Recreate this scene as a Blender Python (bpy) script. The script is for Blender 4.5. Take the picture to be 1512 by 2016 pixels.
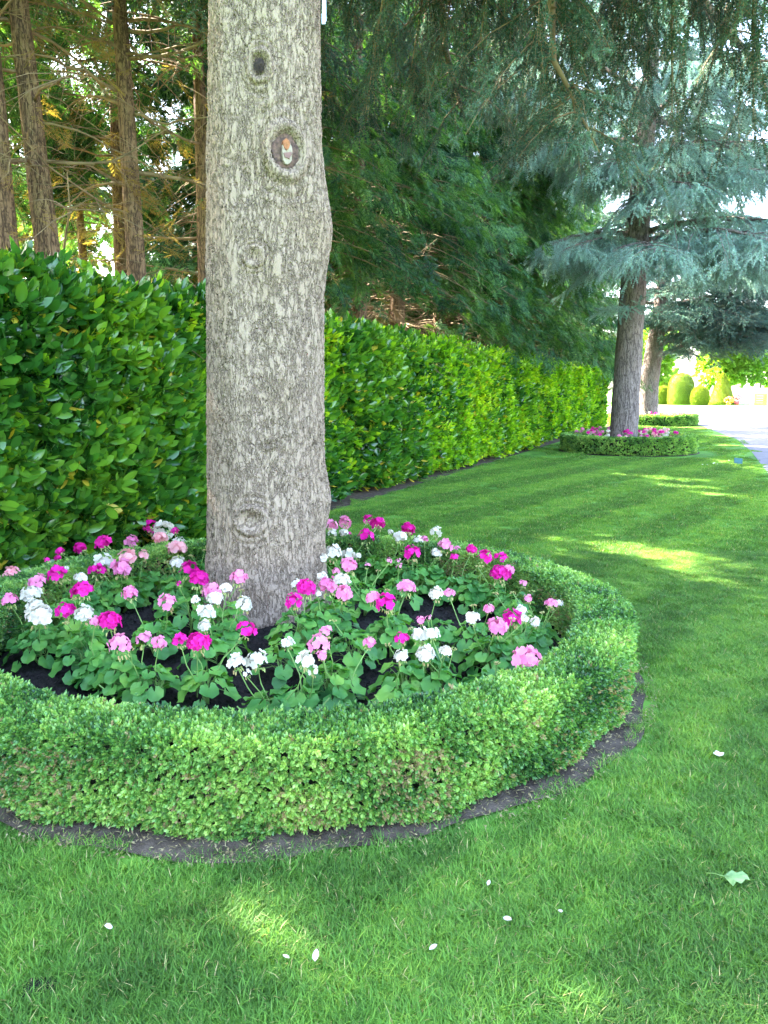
import bpy, math, random
import numpy as np
from math import sin, cos, pi, radians as R
from mathutils import Vector, Matrix

for o in list(bpy.data.objects): bpy.data.objects.remove(o)
SC = bpy.context.scene
C = SC.collection
rng = np.random.default_rng(7)
RND = random.Random(7)

# ------------------------------------------------------------------ camera
F = 1514.0; HOR = 770.0; EYE = 1.6
TH = math.atan((1008 - HOR) / F)
cam = bpy.data.objects.new('camera', bpy.data.cameras.new('camera')); C.objects.link(cam)
cam.location = (0, 0, EYE); cam.rotation_euler = (pi / 2 - TH, 0, 0)
cam.data.sensor_fit = 'VERTICAL'; cam.data.sensor_height = 24; cam.data.lens = 24 * F / 2016
cam.data.clip_start = .05; cam.data.clip_end = 1500
SC.camera = cam
# ------------------------------------------------------------------ light
SUN_EL, SUN_AZ = 41.0, -57.0        # azimuth from +Y towards +X
w = bpy.data.worlds.new('World'); SC.world = w; w.use_nodes = True
nt = w.node_tree; bg = nt.nodes['Background']
sky = nt.nodes.new('ShaderNodeTexSky'); sky.sky_type = 'NISHITA'; sky.sun_disc = False
sky.sun_elevation = R(SUN_EL); sky.sun_rotation = R(SUN_AZ); sky.air_density = 1.0; sky.dust_density = 3.0; sky.ozone_density = .8
nt.links.new(sky.outputs[0], bg.inputs[0]); bg.inputs[1].default_value = .15
sl = bpy.data.lights.new('sun', 'SUN'); sl.energy = 5.0; sl.angle = R(.5); sl.color = (1, .93, .80)
so = bpy.data.objects.new('sun', sl); C.objects.link(so)
sd = Vector((sin(R(SUN_AZ)) * cos(R(SUN_EL)), cos(R(SUN_AZ)) * cos(R(SUN_EL)), sin(R(SUN_EL))))
so.rotation_euler = sd.to_track_quat('Z', 'Y').to_euler(); so.location = sd * 60
vs = SC.view_settings; vs.view_transform = 'Standard'; vs.look = 'None'; vs.gamma = 1; vs.use_curve_mapping = False
vs.exposure = 4.3
SC.cycles.max_bounces = 7; SC.cycles.diffuse_bounces = 3; SC.cycles.glossy_bounces = 2
SC.cycles.transmission_bounces = 5; SC.cycles.transparent_max_bounces = 6

def at(px, py, z=0.0):
    dx = (px - 756) / F; dy = -(py - 1008) / F
    Y = cos(TH) + dy * sin(TH); Z = -sin(TH) + dy * cos(TH)
    t = (z - EYE) / Z
    return Vector((dx * t, Y * t, z))
def atd(px, py, Yd):
    dx = (px - 756) / F; dy = -(py - 1008) / F
    Y = cos(TH) + dy * sin(TH); Z = -sin(TH) + dy * cos(TH); t = Yd / Y
    return Vector((dx * t, Yd, EYE + Z * t))

# ------------------------------------------------------------------ object helpers
def tag(o, label=None, cat=None, group=None, kind=None):
    if label: o['label'] = label
    if cat: o['category'] = cat
    if group: o['group'] = group
    if kind: o['kind'] = kind
    return o
def thing(name, label, cat, loc=(0, 0, 0), rz=0, group=None):
    o = bpy.data.objects.new(name, None); C.objects.link(o); o.location = loc; o.rotation_euler = (0, 0, rz)
    o.empty_display_size = .1
    return tag(o, label, cat, group)
def mesh(name, V, Fc, mat=None, smooth=True):
    me = bpy.data.meshes.new(name)
    if isinstance(Fc, np.ndarray):
        V = np.asarray(V, dtype=np.float32); M, K = Fc.shape
        me.vertices.add(len(V)); me.vertices.foreach_set('co', V.ravel())
        me.loops.add(M * K); me.loops.foreach_set('vertex_index', Fc.astype(np.int32).ravel())
        me.polygons.add(M); me.polygons.foreach_set('loop_start', np.arange(0, M * K, K, dtype=np.int32))
        me.update(calc_edges=True)
    else:
        me.from_pydata([tuple(v) for v in V], [], Fc)
    if smooth: me.polygons.foreach_set('use_smooth', np.ones(len(me.polygons), dtype=bool))
    if mat: me.materials.append(mat)
    me.update()
    return me
def put(name, me, parent=None, loc=None, rot=None, scl=None):
    o = bpy.data.objects.new(name, me); C.objects.link(o)
    if parent: o.parent = parent
    if loc is not None: o.location = loc
    if rot is not None: o.rotation_euler = rot
    if scl is not None: o.scale = scl if hasattr(scl, '__len__') else (scl,) * 3
    return o
class MB:
    def __init__(s): s.V = []; s.F = []; s.m = []
    def add(s, V, Fc, mi=0):
        b = len(s.V); s.V += [tuple(v) for v in V]; s.F += [tuple(i + b for i in f) for f in Fc]; s.m += [mi] * len(Fc)
    def box(s, lo, hi, mi=0):
        x0, y0, z0 = lo; x1, y1, z1 = hi
        s.add([(x0,y0,z0),(x1,y0,z0),(x1,y1,z0),(x0,y1,z0),(x0,y0,z1),(x1,y0,z1),(x1,y1,z1),(x0,y1,z1)],
              [(0,3,2,1),(4,5,6,7),(0,1,5,4),(1,2,6,5),(2,3,7,6),(3,0,4,7)], mi)
    def tube(s, P, rad, n=6, mi=0, cap=True):
        V, Fc = tube(P, rad, n, cap); s.add(V, Fc, mi)
    def mesh(s, name, mats, smooth=True):
        me = mesh(name, s.V, s.F, None, smooth)
        for m in (mats if isinstance(mats, (list, tuple)) else [mats]): me.materials.append(m)
        me.polygons.foreach_set('material_index', np.array(s.m, dtype=np.int32))
        return me
def tube(P, rad, n=6, cap=True):
    P = np.asarray(P, float); k = len(P)
    rad = np.broadcast_to(np.asarray(rad, float), (k,))
    T = np.gradient(P, axis=0); T /= np.linalg.norm(T, axis=1)[:, None] + 1e-9
    up = np.array([0, 0, 1.]) if abs(T[0][2]) < .9 else np.array([1., 0, 0])
    U = np.cross(T, up); U /= np.linalg.norm(U, axis=1)[:, None] + 1e-9; W = np.cross(T, U)
    a = np.arange(n) * 2 * pi / n
    V = (P[:, None] + rad[:, None, None] * (np.cos(a)[None, :, None] * U[:, None] + np.sin(a)[None, :, None] * W[:, None])).reshape(-1, 3)
    Fc = [(i * n + j, i * n + (j + 1) % n, (i + 1) * n + (j + 1) % n, (i + 1) * n + j) for i in range(k - 1) for j in range(n)]
    if cap: Fc += [tuple(range(n - 1, -1, -1)), tuple((k - 1) * n + j for j in range(n))]
    return V.tolist(), Fc
def dir_euler(D, roll):
    D = D / (np.linalg.norm(D, axis=1)[:, None] + 1e-9)
    return np.stack([roll, -np.arcsin(np.clip(D[:, 2], -1, 1)), np.arctan2(D[:, 1], D[:, 0])], 1)

_ng = {}
def inst_group(srcs):
    key = tuple(o.name for o in srcs)
    if key in _ng: return _ng[key]
    ng = bpy.data.node_groups.new('scatter', 'GeometryNodeTree'); _ng[key] = ng
    ng.interface.new_socket('Geometry', in_out='INPUT', socket_type='NodeSocketGeometry')
    ng.interface.new_socket('Geometry', in_out='OUTPUT', socket_type='NodeSocketGeometry')
    N = ng.nodes; L = ng.links
    gi = N.new('NodeGroupInput'); go = N.new('NodeGroupOutput'); ip = N.new('GeometryNodeInstanceOnPoints')
    j = N.new('GeometryNodeJoinGeometry')
    for o in reversed(srcs):
        oi = N.new('GeometryNodeObjectInfo'); oi.inputs['Object'].default_value = o; oi.inputs['As Instance'].default_value = False
        g2 = N.new('GeometryNodeGeometryToInstance'); L.new(oi.outputs['Geometry'], g2.inputs[0]); L.new(g2.outputs[0], j.inputs[0])
    def att(nm, ty):
        a = N.new('GeometryNodeInputNamedAttribute'); a.data_type = ty; a.inputs['Name'].default_value = nm
        return [s for s in a.outputs if s.enabled and s.name == 'Attribute'][0]
    er = N.new('FunctionNodeEulerToRotation')
    L.new(gi.outputs[0], ip.inputs['Points']); L.new(j.outputs[0], ip.inputs['Instance']); ip.inputs['Pick Instance'].default_value = True
    L.new(att('idx', 'INT'), ip.inputs['Instance Index']); L.new(att('rot', 'FLOAT_VECTOR'), er.inputs[0]); L.new(er.outputs[0], ip.inputs['Rotation'])
    L.new(att('scl', 'FLOAT_VECTOR'), ip.inputs['Scale']); L.new(ip.outputs[0], go.inputs[0])
    return ng
def source(name, me):
    return bpy.data.objects.new(name, me)          # never linked: only read by the scatter group
def scatter(name, P, rot, scl, srcs, parent=None, kind='stuff', mat=None, idx=None):
    P = np.asarray(P, np.float32); n = len(P)
    scl = np.asarray(scl, np.float32)
    if scl.ndim == 1: scl = np.repeat(scl[:, None], 3, 1)
    me = bpy.data.meshes.new(name); me.vertices.add(n); me.vertices.foreach_set('co', P.ravel())
    for nm, ty, arr, f in (('rot', 'FLOAT_VECTOR', rot, 'vector'), ('scl', 'FLOAT_VECTOR', scl, 'vector'), ('idx', 'INT', rng.integers(0, len(srcs), n) if idx is None else idx, 'value')):
        a = me.attributes.new(nm, ty, 'POINT'); a.data.foreach_set(f, np.ascontiguousarray(np.asarray(arr, np.int32 if ty == 'INT' else np.float32)).ravel())
    if mat: me.materials.append(mat)
    me.update()
    o = put(name, me, parent); m = o.modifiers.new('scatter', 'NODES'); m.node_group = inst_group(srcs)
    if kind: o['kind'] = kind
    return o

# ------------------------------------------------------------------ materials
def newmat(name):
    m = bpy.data.materials.new(name); m.use_nodes = True
    return m, m.node_tree.nodes, m.node_tree.links, m.node_tree.nodes['Principled BSDF']
def ramp(N, L, fac, stops):
    r = N.new('ShaderNodeValToRGB'); e = r.color_ramp.elements
    while len(e) > 1: e.remove(e[-1])
    e[0].position = stops[0][0]; e[0].color = (*stops[0][1], 1)
    for p, c in stops[1:]:
        x = e.new(p); x.color = (*c, 1)
    L.new(fac, r.inputs[0]); return r.outputs[0]
def math_(N, L, op, a, b=None):
    m = N.new('ShaderNodeMath'); m.operation = op
    for i, v in enumerate((a, b)):
        if v is None: continue
        if isinstance(v, (int, float)): m.inputs[i].default_value = v
        else: L.new(v, m.inputs[i])
    return m.outputs[0]
def noise(N, L, vec, scale, detail=3, rough=.55):
    n = N.new('ShaderNodeTexNoise'); n.inputs['Scale'].default_value = scale; n.inputs['Detail'].default_value = detail; n.inputs['Roughness'].default_value = rough
    if vec is not None: L.new(vec, n.inputs['Vector'])
    return n.outputs['Fac']
def leafmat(name, cols, transl=.35, rough=.45, spec=.4, patch=1.2, tcol=None, vein=False, w=(.55, .45)):
    """cols: dark..light list; choice by per-leaf random and slow world noise"""
    m, N, L, B = newmat(name)
    oi = N.new('ShaderNodeObjectInfo'); g = N.new('ShaderNodeNewGeometry')
    nz = noise(N, L, g.outputs['Position'], patch, 2)
    isl = g.outputs['Random Per Island']
    a = math_(N, L, 'MULTIPLY', oi.outputs['Random'], .35)
    b = math_(N, L, 'MULTIPLY', isl, .5)
    c = math_(N, L, 'MULTIPLY', math_(N, L, 'SUBTRACT', nz, .5), 1.5)
    f = math_(N, L, 'ADD', math_(N, L, 'ADD', a, b), math_(N, L, 'ADD', c, .075))
    k = len(cols) - 1
    col = ramp(N, L, f, [(.05 + .9 * i / k, cc) for i, cc in enumerate(cols)])
    L.new(col, B.inputs['Base Color']); B.inputs['Roughness'].default_value = rough; B.inputs['Specular IOR Level'].default_value = spec
    tr = N.new('ShaderNodeBsdfTranslucent'); mx = N.new('ShaderNodeMixShader'); mx.inputs[0].default_value = transl
    mm = N.new('ShaderNodeMixRGB'); mm.blend_type = 'MULTIPLY'; mm.inputs[0].default_value = 1; mm.inputs[2].default_value = (*(tcol or (1.7, 1.9, .5)), 1)
    L.new(col, mm.inputs[1]); L.new(mm.outputs[0], tr.inputs[0])
    out = N['Material Output']
    L.new(B.outputs[0], mx.inputs[1]); L.new(tr.outputs[0], mx.inputs[2]); L.new(mx.outputs[0], out.inputs['Surface'])
    return m
def simple(name, col, rough=.8, col2=None, scale=8, bump=0., bscale=40, spec=.3, metallic=0):
    m, N, L, B = newmat(name)
    tc = N.new('ShaderNodeTexCoord').outputs['Object']
    c2 = col2 or tuple(x * .7 for x in col)
    L.new(ramp(N, L, noise(N, L, tc, scale, 4), [(.35, c2), (.65, col)]), B.inputs['Base Color'])
    B.inputs['Roughness'].default_value = rough; B.inputs['Specular IOR Level'].default_value = spec; B.inputs['Metallic'].default_value = metallic
    if bump:
        bp = N.new('ShaderNodeBump'); bp.inputs['Strength'].default_value = bump; bp.inputs['Distance'].default_value = .01
        L.new(noise(N, L, tc, bscale, 5), bp.inputs['Height']); L.new(bp.outputs[0], B.inputs['Normal'])
    return m
def barkmat(name, light, mid, crack, sx=30, sz=.33, disp=.014, real=False, tint=(.33, .25, .13), ew=.16, wf=.09, cm=0.):
    m, N, L, B = newmat(name)
    tc = N.new('ShaderNodeTexCoord').outputs['Object']
    mp = N.new('ShaderNodeMapping'); mp.inputs['Scale'].default_value = (1, 1, sz); L.new(tc, mp.inputs[0])
    # warp
    nn = N.new('ShaderNodeTexNoise'); nn.inputs['Scale'].default_value = 9; nn.inputs['Detail'].default_value = 3; L.new(tc, nn.inputs['Vector'])
    vm = N.new('ShaderNodeVectorMath'); vm.operation = 'MULTIPLY_ADD'; L.new(nn.outputs['Color'], vm.inputs[0]); vm.inputs[1].default_value = (wf,) * 3; L.new(mp.outputs[0], vm.inputs[2])
    v = N.new('ShaderNodeTexVoronoi'); v.feature = 'DISTANCE_TO_EDGE'; v.inputs['Scale'].default_value = sx; L.new(vm.outputs[0], v.inputs['Vector'])
    v2 = N.new('ShaderNodeTexVoronoi'); v2.feature = 'F1'; v2.inputs['Scale'].default_value = sx; L.new(vm.outputs[0], v2.inputs['Vector'])
    dpt = N.new('ShaderNodeMapRange'); dpt.inputs['From Max'].default_value = ew; dpt.interpolation_type = 'SMOOTHSTEP'; L.new(v.outputs['Distance'], dpt.inputs['Value'])
    mr = N.new('ShaderNodeMapping'); mr.inputs['Scale'].default_value = (1, 1, sz * .62); mr.inputs['Location'].default_value = (3.1, 1.7, .4); L.new(tc, mr.inputs[0])
    rn = noise(N, L, mr.outputs[0], sx * .62, 3, .6)
    fur = N.new('ShaderNodeMapRange'); fur.inputs['From Min'].default_value = .004; fur.inputs['From Max'].default_value = .045; fur.interpolation_type = 'SMOOTHSTEP'; L.new(math_(N, L, 'ABSOLUTE', math_(N, L, 'SUBTRACT', rn, .5)), fur.inputs['Value'])
    wide = noise(N, L, tc, 5, 2)                      # cracks fade in and out
    fine = noise(N, L, mp.outputs[0], sx * 2.2, 6, .75)
    big = noise(N, L, tc, 2.2, 3)
    base = ramp(N, L, fine, [(.3, mid), (.62, light)])
    sep = N.new('ShaderNodeSeparateColor'); L.new(v2.outputs['Color'], sep.inputs[0])
    mx = N.new('ShaderNodeMixRGB'); L.new(math_(N, L, 'MULTIPLY', sep.outputs[0], .4), mx.inputs[0]); L.new(base, mx.inputs[1]); mx.inputs[2].default_value = (*mid, 1)
    m2 = N.new('ShaderNodeMixRGB'); L.new(ramp(N, L, big, [(.5, (0, 0, 0)), (.72, (.6, .6, .6))]), m2.inputs[0]); L.new(mx.outputs[0], m2.inputs[1]); m2.inputs[2].default_value = (*tint, 1)
    m3 = N.new('ShaderNodeMixRGB'); crk = math_(N, L, 'MULTIPLY', math_(N, L, 'MAXIMUM', dpt.outputs[0], ramp(N, L, noise(N, L, tc, 17, 3), [(.40, (.15,)*3), (.56, (cm,)*3)])), math_(N, L, 'MAXIMUM', fur.outputs[0], .12)); L.new(crk, m3.inputs[0]); m3.inputs[1].default_value = (*crack, 1); L.new(m2.outputs[0], m3.inputs[2])
    L.new(m3.outputs[0], B.inputs['Base Color']); B.inputs['Roughness'].default_value = .92; B.inputs['Specular IOR Level'].default_value = .15
    h = math_(N, L, 'ADD', math_(N, L, 'MULTIPLY', crk, math_(N, L, 'ADD', wide, .35)), math_(N, L, 'ADD', math_(N, L, 'MULTIPLY', fine, .45), math_(N, L, 'MULTIPLY', sep.outputs[1], .35)))
    if real:
        d = N.new('ShaderNodeDisplacement'); d.inputs['Midlevel'].default_value = .8; d.inputs['Scale'].default_value = disp; L.new(h, d.inputs['Height'])
        L.new(d.outputs[0], N['Material Output'].inputs['Displacement']); m.displacement_method = 'BOTH'
    else:
        bp = N.new('ShaderNodeBump'); bp.inputs['Strength'].default_value = 1; bp.inputs['Distance'].default_value = disp * 1.5; L.new(h, bp.inputs['Height']); L.new(bp.outputs[0], B.inputs['Normal'])
    return m

M = {}
M['trunk'] = barkmat('cedar_bark', (.325, .240, .180), (.28, .205, .152), (.155, .110, .080), 52, .36, .013, True, (.27, .19, .125), .14, .10, 1.0)
M['bark2'] = barkmat('grey_bark', (.31, .25, .22), (.21, .165, .15), (.09, .07, .06), 24, .22, .014, False, (.25,.19,.15), .13, .12, .9)
M['bark3'] = barkmat('red_bark', (.25, .155, .09), (.165, .10, .06), (.06, .037, .025), 30, .2, .010, False, (.26, .19, .09), .12, .12, .9)
M['twig'] = simple('twig_bark', (.24, .17, .10), .9, (.13, .09, .055), 6)
M['deadtwig'] = simple('dead_twig', (.25, .175, .095), .9, (.13, .09, .05), 5)
M['soil'] = simple('bed_soil', (.022, .019, .018), .95, (.008, .007, .007), 30, 1.0, 90, .15)
M['dry_soil'] = simple('dry_earth', (.12, .092, .072), .95, (.05, .037, .028), 14, 1.0, 120, .1)
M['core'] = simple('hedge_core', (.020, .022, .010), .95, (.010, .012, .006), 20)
M['laurel'] = leafmat('laurel_leaf', [(.006, .026, .008), (.018, .080, .013), (.042, .145, .018), (.13, .27, .022)], .30, .20, .6, .75, (2.1, 1.9, .4))
M['laurel_lit'] = leafmat('sunlit_laurel_leaf', [(.05, .15, .012), (.12, .28, .016), (.22, .41, .022), (.42, .52, .03)], .46, .3, .5, 1.1, (1.9, 1.8, .4))  # bright yellow-green stands in for sun coming through the leaves
M['laurel_yellow'] = leafmat('yellow_laurel_leaf', [(.45, .30, .02), (.5, .42, .04)], .3, .4)
M['box'] = leafmat('box_leaf', [(.025, .085, .025), (.11, .26, .055), (.27, .44, .10), (.50, .62, .17)], .32, .35, .5, 2.6, (1.5, 1.6, .5))
M['boxdry'] = leafmat('dry_box_leaf', [(.30, .22, .10), (.42, .30, .16)], .25, .7)
M['hangn'] = leafmat('hanging_needles', [(.010, .028, .020), (.032, .075, .055), (.075, .145, .11), (.16, .27, .21)], .25, .6, .25, .6, (1.1, 1.3, .7))
M['cypress'] = leafmat('cypress_spray', [(.007, .026, .015), (.024, .075, .034), (.066, .16, .06), (.15, .27, .085)], .35, .6, .2, .5, (1.7, 1.7, .4))
M['cypress_dry'] = leafmat('brown_spray', [(.16, .10, .045), (.27, .19, .08)], .4, .8, .1)
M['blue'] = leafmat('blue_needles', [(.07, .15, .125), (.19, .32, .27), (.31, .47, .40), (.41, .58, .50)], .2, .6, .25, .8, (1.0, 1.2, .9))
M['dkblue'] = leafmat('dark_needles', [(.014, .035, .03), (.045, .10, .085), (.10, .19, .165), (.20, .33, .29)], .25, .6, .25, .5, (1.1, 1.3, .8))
M['bushy'] = leafmat('dark_bush_leaves', [(.02, .05, .012), (.045, .09, .02), (.10, .15, .03)], .35, .5, .3, .3)  # darker, less yellow variant of the broad leaves
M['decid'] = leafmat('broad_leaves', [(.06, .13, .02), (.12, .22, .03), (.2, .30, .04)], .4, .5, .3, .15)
M['yew'] = leafmat('clipped_yew', [(.08, .13, .015), (.17, .22, .018), (.26, .30, .02)], .2, .6, .2, .3)
M['ger_leaf'] = leafmat('geranium_leaf', [(.022, .095, .022), (.048, .18, .036), (.10, .27, .048), (.20, .38, .06)], .3, .5, .35, 6, (1.5, 1.7, .5))
M['ger_stem'] = simple('geranium_stem', (.20, .34, .08), .5, (.13, .22, .05), 10)
M['bud'] = simple('geranium_bud', (.34, .42, .12), .6, (.42, .26, .12), 30)
def petalmat(name, c, c2):
    m = leafmat(name, [c2, c, c], .35, .55, .25, 8, (1.15, 1.15, 1.15)); return m
M['magenta'] = petalmat('magenta_petal', (.72, .012, .30), (.50, .005, .20))
M['pink'] = petalmat('pink_petal', (.80, .27, .46), (.72, .17, .36))
M['salmon'] = petalmat('pale_pink_petal', (.82, .42, .42), (.78, .25, .30))
M['white'] = petalmat('white_petal', (.70, .63, .53), (.58, .54, .44))

def grassmat(name, blade):
    m, N, L, B = newmat(name)
    g = N.new('ShaderNodeNewGeometry'); oi = N.new('ShaderNodeObjectInfo')
    P = g.outputs['Position']
    big = noise(N, L, P, .9, 3); med = noise(N, L, P, 5, 3)
    # mown stripes: sheen of the alternating cut, painted as half-metre colour bands
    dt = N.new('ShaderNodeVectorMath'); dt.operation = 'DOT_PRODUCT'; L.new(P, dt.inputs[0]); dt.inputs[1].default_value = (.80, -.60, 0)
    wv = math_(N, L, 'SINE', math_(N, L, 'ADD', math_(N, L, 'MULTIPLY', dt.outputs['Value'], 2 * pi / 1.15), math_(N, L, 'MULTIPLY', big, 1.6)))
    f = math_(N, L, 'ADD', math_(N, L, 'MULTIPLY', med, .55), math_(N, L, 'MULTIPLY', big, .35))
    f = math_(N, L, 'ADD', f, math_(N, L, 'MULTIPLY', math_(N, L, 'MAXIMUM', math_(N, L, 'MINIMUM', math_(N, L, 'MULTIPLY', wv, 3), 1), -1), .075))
    if blade: f = math_(N, L, 'ADD', f, math_(N, L, 'MULTIPLY', math_(N, L, 'SUBTRACT', g.outputs['Random Per Island'], .5), .42))
    col = ramp(N, L, f, [(.15, (.040, .105, .018)), (.42, (.083, .20, .030)), (.62, (.14, .315, .045)), (.85, (.29, .41, .06))])
    if blade:
        dry = ramp(N, L, g.outputs['Random Per Island'], [(.955, (0, 0, 0)), (.965, (1, 1, 1))])
        mx = N.new('ShaderNodeMixRGB'); L.new(dry, mx.inputs[0]); L.new(col, mx.inputs[1]); mx.inputs[2].default_value = (.42, .36, .17, 1); col = mx.outputs[0]
    L.new(col, B.inputs['Base Color']); B.inputs['Roughness'].default_value = .55; B.inputs['Specular IOR Level'].default_value = .22 if blade else .1
    if blade:
        tr = N.new('ShaderNodeBsdfTranslucent'); ms = N.new('ShaderNodeMixShader'); ms.inputs[0].default_value = .32
        mm = N.new('ShaderNodeMixRGB'); mm.blend_type = 'MULTIPLY'; mm.inputs[0].default_value = 1; mm.inputs[2].default_value = (1.9, 1.5, .4, 1); L.new(col, mm.inputs[1])
        L.new(mm.outputs[0], tr.inputs[0]); L.new(B.outputs[0], ms.inputs[1]); L.new(tr.outputs[0], ms.inputs[2]); L.new(ms.outputs[0], N['Material Output'].inputs['Surface'])
    else: B.inputs['Roughness'].default_value = .95
    return m
M['blade'] = grassmat('grass_blade', True); M['turf'] = grassmat('turf', False)
# ------------------------------------------------------------------ layout
BED = [(-.57, 4.50, 1.98, 1.70, .38), (6.55, 20.7, 1.72, 1.45, .43), (12.9, 37.3, 2.05, 1.75, .47)]   # x, y, outer r, inner r, hedge height
TR1 = (-.80, 5.02); SOILZ = .16
HS = .44; HX0 = -5.40                                     # laurel hedge front face: x = HX0 + HS*y
Hd = np.array([HS, 1.]) / math.hypot(HS, 1); Hn = np.array([Hd[1], -Hd[0]])   # along, outward to the lawn
def hpt(y): return np.array([HX0 + HS * y, y])
EDGE = [(5.4, -8), (5.6, 0), (6.1, 8), (7.45, 14.8), (9.8, 20.5), (11.9, 26), (13.6, 32), (14.9, 36.5), (15.3, 40), (13.6, 43.5), (9.5, 45.2), (4, 45.6), (-30, 45.6)]
def poly_in(P, poly):
    x, y = P[:, 0], P[:, 1]; ins = np.zeros(len(P), bool); n = len(poly)
    for i in range(n):
        x0, y0 = poly[i]; x1, y1 = poly[(i + 1) % n]
        c = ((y0 > y) != (y1 > y)) & (x < (x1 - x0) * (y - y0) / (y1 - y0 + 1e-12) + x0); ins ^= c
    return ins
# ------------------------------------------------------------------ ground
def grid(x0, x1, y0, y1, nx, ny, zf=None):
    X, Y = np.meshgrid(np.linspace(x0, x1, nx + 1), np.linspace(y0, y1, ny + 1)); Z = zf(X, Y) if zf else np.zeros_like(X)
    V = np.stack([X, Y, Z], -1).reshape(-1, 3); i = np.arange(nx)[None] + (nx + 1) * np.arange(ny)[:, None]; i = i.ravel()
    return V, np.stack([i, i + 1, i + nx + 2, i + nx + 1], 1)
V, Fc = grid(-500, 500, -200, 900, 40, 40)
tag(put('ground', mesh('ground', V, Fc, M['turf'])), kind='structure')
M['drive'] = simple('drive_gravel', (.20, .175, .19), .85, (.15, .13, .145), 3, .6, 60, .3)
M['woodfloor'] = simple('needle_litter', (.14, .085, .04), .95, (.06, .04, .02), 5, .8, 50)
dp = EDGE + [(-30, 84), (160, 84), (160, -8)]
tag(put('drive', mesh('drive', [(x, y, .004) for x, y in dp], [tuple(range(len(dp)))[::-1]], M['drive'], False)), kind='structure')
def strip(name, off0, off1, y0, y1, z, mat):
    a, b = hpt(y0), hpt(y1); P = [a + Hn * off0, a + Hn * off1, b + Hn * off1, b + Hn * off0]
    tag(put(name, mesh(name, [(*p, z) for p in P], [(0, 1, 2, 3)], mat, False)), kind='structure')
strip('hedge_soil', -1.3, .16, -1, 34.6, .008, M['dry_soil'])
strip('wood_floor', -16, -1.3, -6, 40, .006, M['woodfloor'])
# ------------------------------------------------------------------ main tree trunk
def fbm(P, s, seed, octv=3):
    r = np.random.default_rng(seed); out = np.zeros(len(P)); amp = 1
    for k in range(octv):
        for _ in range(5):
            d = r.normal(size=3); d /= np.linalg.norm(d); out += amp * np.sin((P @ d) * s * 2 ** k + r.uniform(0, 6.28)) / 5
        amp *= .5
    return out
t1 = thing('cedar_tree', 'very large pale grey-barked tree standing in the front round flower bed', 'tree', (TR1[0], TR1[1], 0))
def big_trunk():
    nA = 330
    z = np.r_[np.linspace(-.05, 4.7, 640), np.linspace(4.9, 13, 20)]
    a = np.linspace(0, 2 * pi, nA, endpoint=False)
    A, Z = np.meshgrid(a, z)
    r = np.interp(Z, [0, .25, .6, 1.2, 2.5, 4.2, 6, 13], [.50, .40, .374, .364, .350, .318, .30, .12])
    flute = .022 * np.sin(A * 5 + 1) * np.exp(-Z / .5) + .012 * np.sin(A * 3 + .5 + Z * .7) + .008 * np.sin(A * 7 + Z * 1.3)
    r = r + flute
    def bump(a0, z0, ra, rz, h, p=2):
        d = np.sqrt((((A - a0 + pi) % (2 * pi) - pi) / ra) ** 2 + ((Z - z0) / rz) ** 2); return h * np.exp(-d ** p)
    Q_ = np.stack([np.cos(A) * 4.2, np.sin(A) * 4.2, Z * .9], -1).reshape(-1, 3)
    r += (fbm(Q_, 4.5, 8, 3).reshape(A.shape)) * (.0045 + .007 * np.exp(-Z / .7))
    # angles: -pi/2 faces the camera, 0 is to the right
    r += bump(-.02, 2.60, .6, .26, .058) + bump(.05, .90, .45, .17, .045) + bump(-1.0, .74, .5, .16, .025)
    kn = [(-1.53, 3.42, .050, .06, .03), (-1.07, 2.97, .086, .105, .055), (-1.60, 2.38, .040, .04, .008), (-1.62, .82, .06, .06, .012), (-.75, 1.10, .025, .025, .008), (-1.35, 1.28, .022, .02, .01)]
    for a0, z0, ra, rz, dep in kn:
        q = np.sqrt((((A - a0 + pi) % (2 * pi) - pi) * .34 / ra) ** 2 + ((Z - z0) / rz) ** 2)
        r += .028 * (ra / .06) * np.exp(-((q - 1.25) / .42) ** 2)          # collar
        r += .006 * np.cos(q * 9) * np.exp(-((q - 2) / .9) ** 2)
        r -= dep * np.clip(1.15 - q, 0, 1) ** .6 * (q < 1.15)
    cx = np.interp(Z, [0, 4.2, 13], [-.02, .105, .2])
    P = np.stack([cx + r * np.cos(A), r * np.sin(A), Z], -1).reshape(-1, 3)
    i = (np.arange(nA)[None] + nA * np.arange(len(z) - 1)[:, None]).ravel(); j = (((np.arange(nA) + 1) % nA)[None] + nA * np.arange(len(z) - 1)[:, None]).ravel()
    return P, np.stack([i, j, j + nA, i + nA], 1), kn
P, Fc, KN = big_trunk()
tr = put('trunk', mesh('trunk', P, Fc, M['trunk']), t1)
# wood showing inside the two pruning wounds
def disc_wood(name, a0, z0, ra, rz, rad, mat, seed, parent, squash=1):
    r = np.random.default_rng(seed); mb = MB(); n = 18
    V = [(0, -.012, 0)]
    for k, s in enumerate((.45, .8, 1.0)):
        for i in range(n):
            t = 2 * pi * i / n; q = s * (1 + .12 * r.normal() * (k > 0) * .6)
            V.append((ra * q * cos(t) * squash, -.010 + .010 * s + .004 * r.normal(), rz * q * sin(t)))
    Fs = [(0, 1 + (i + 1) % n, 1 + i) for i in range(n)] + [(1 + k * n + i, 1 + k * n + (i + 1) % n, 1 + (k + 1) * n + (i + 1) % n, 1 + (k + 1) * n + i) for k in range(2) for i in range(n)]
    mb.add(V, Fs); o = put(name, mb.mesh(name, mat), parent)
    cxz = np.interp(z0, [0, 4.2], [-.02, .105])
    o.location = (cxz + rad * cos(a0), rad * sin(a0), z0); o.rotation_euler = (0, 0, a0 + pi / 2); return o
M['dark_wood'] = simple('dark_knot', (.045, .028, .022), .9, (.015, .01, .01), 60, .8, 90)
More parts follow.
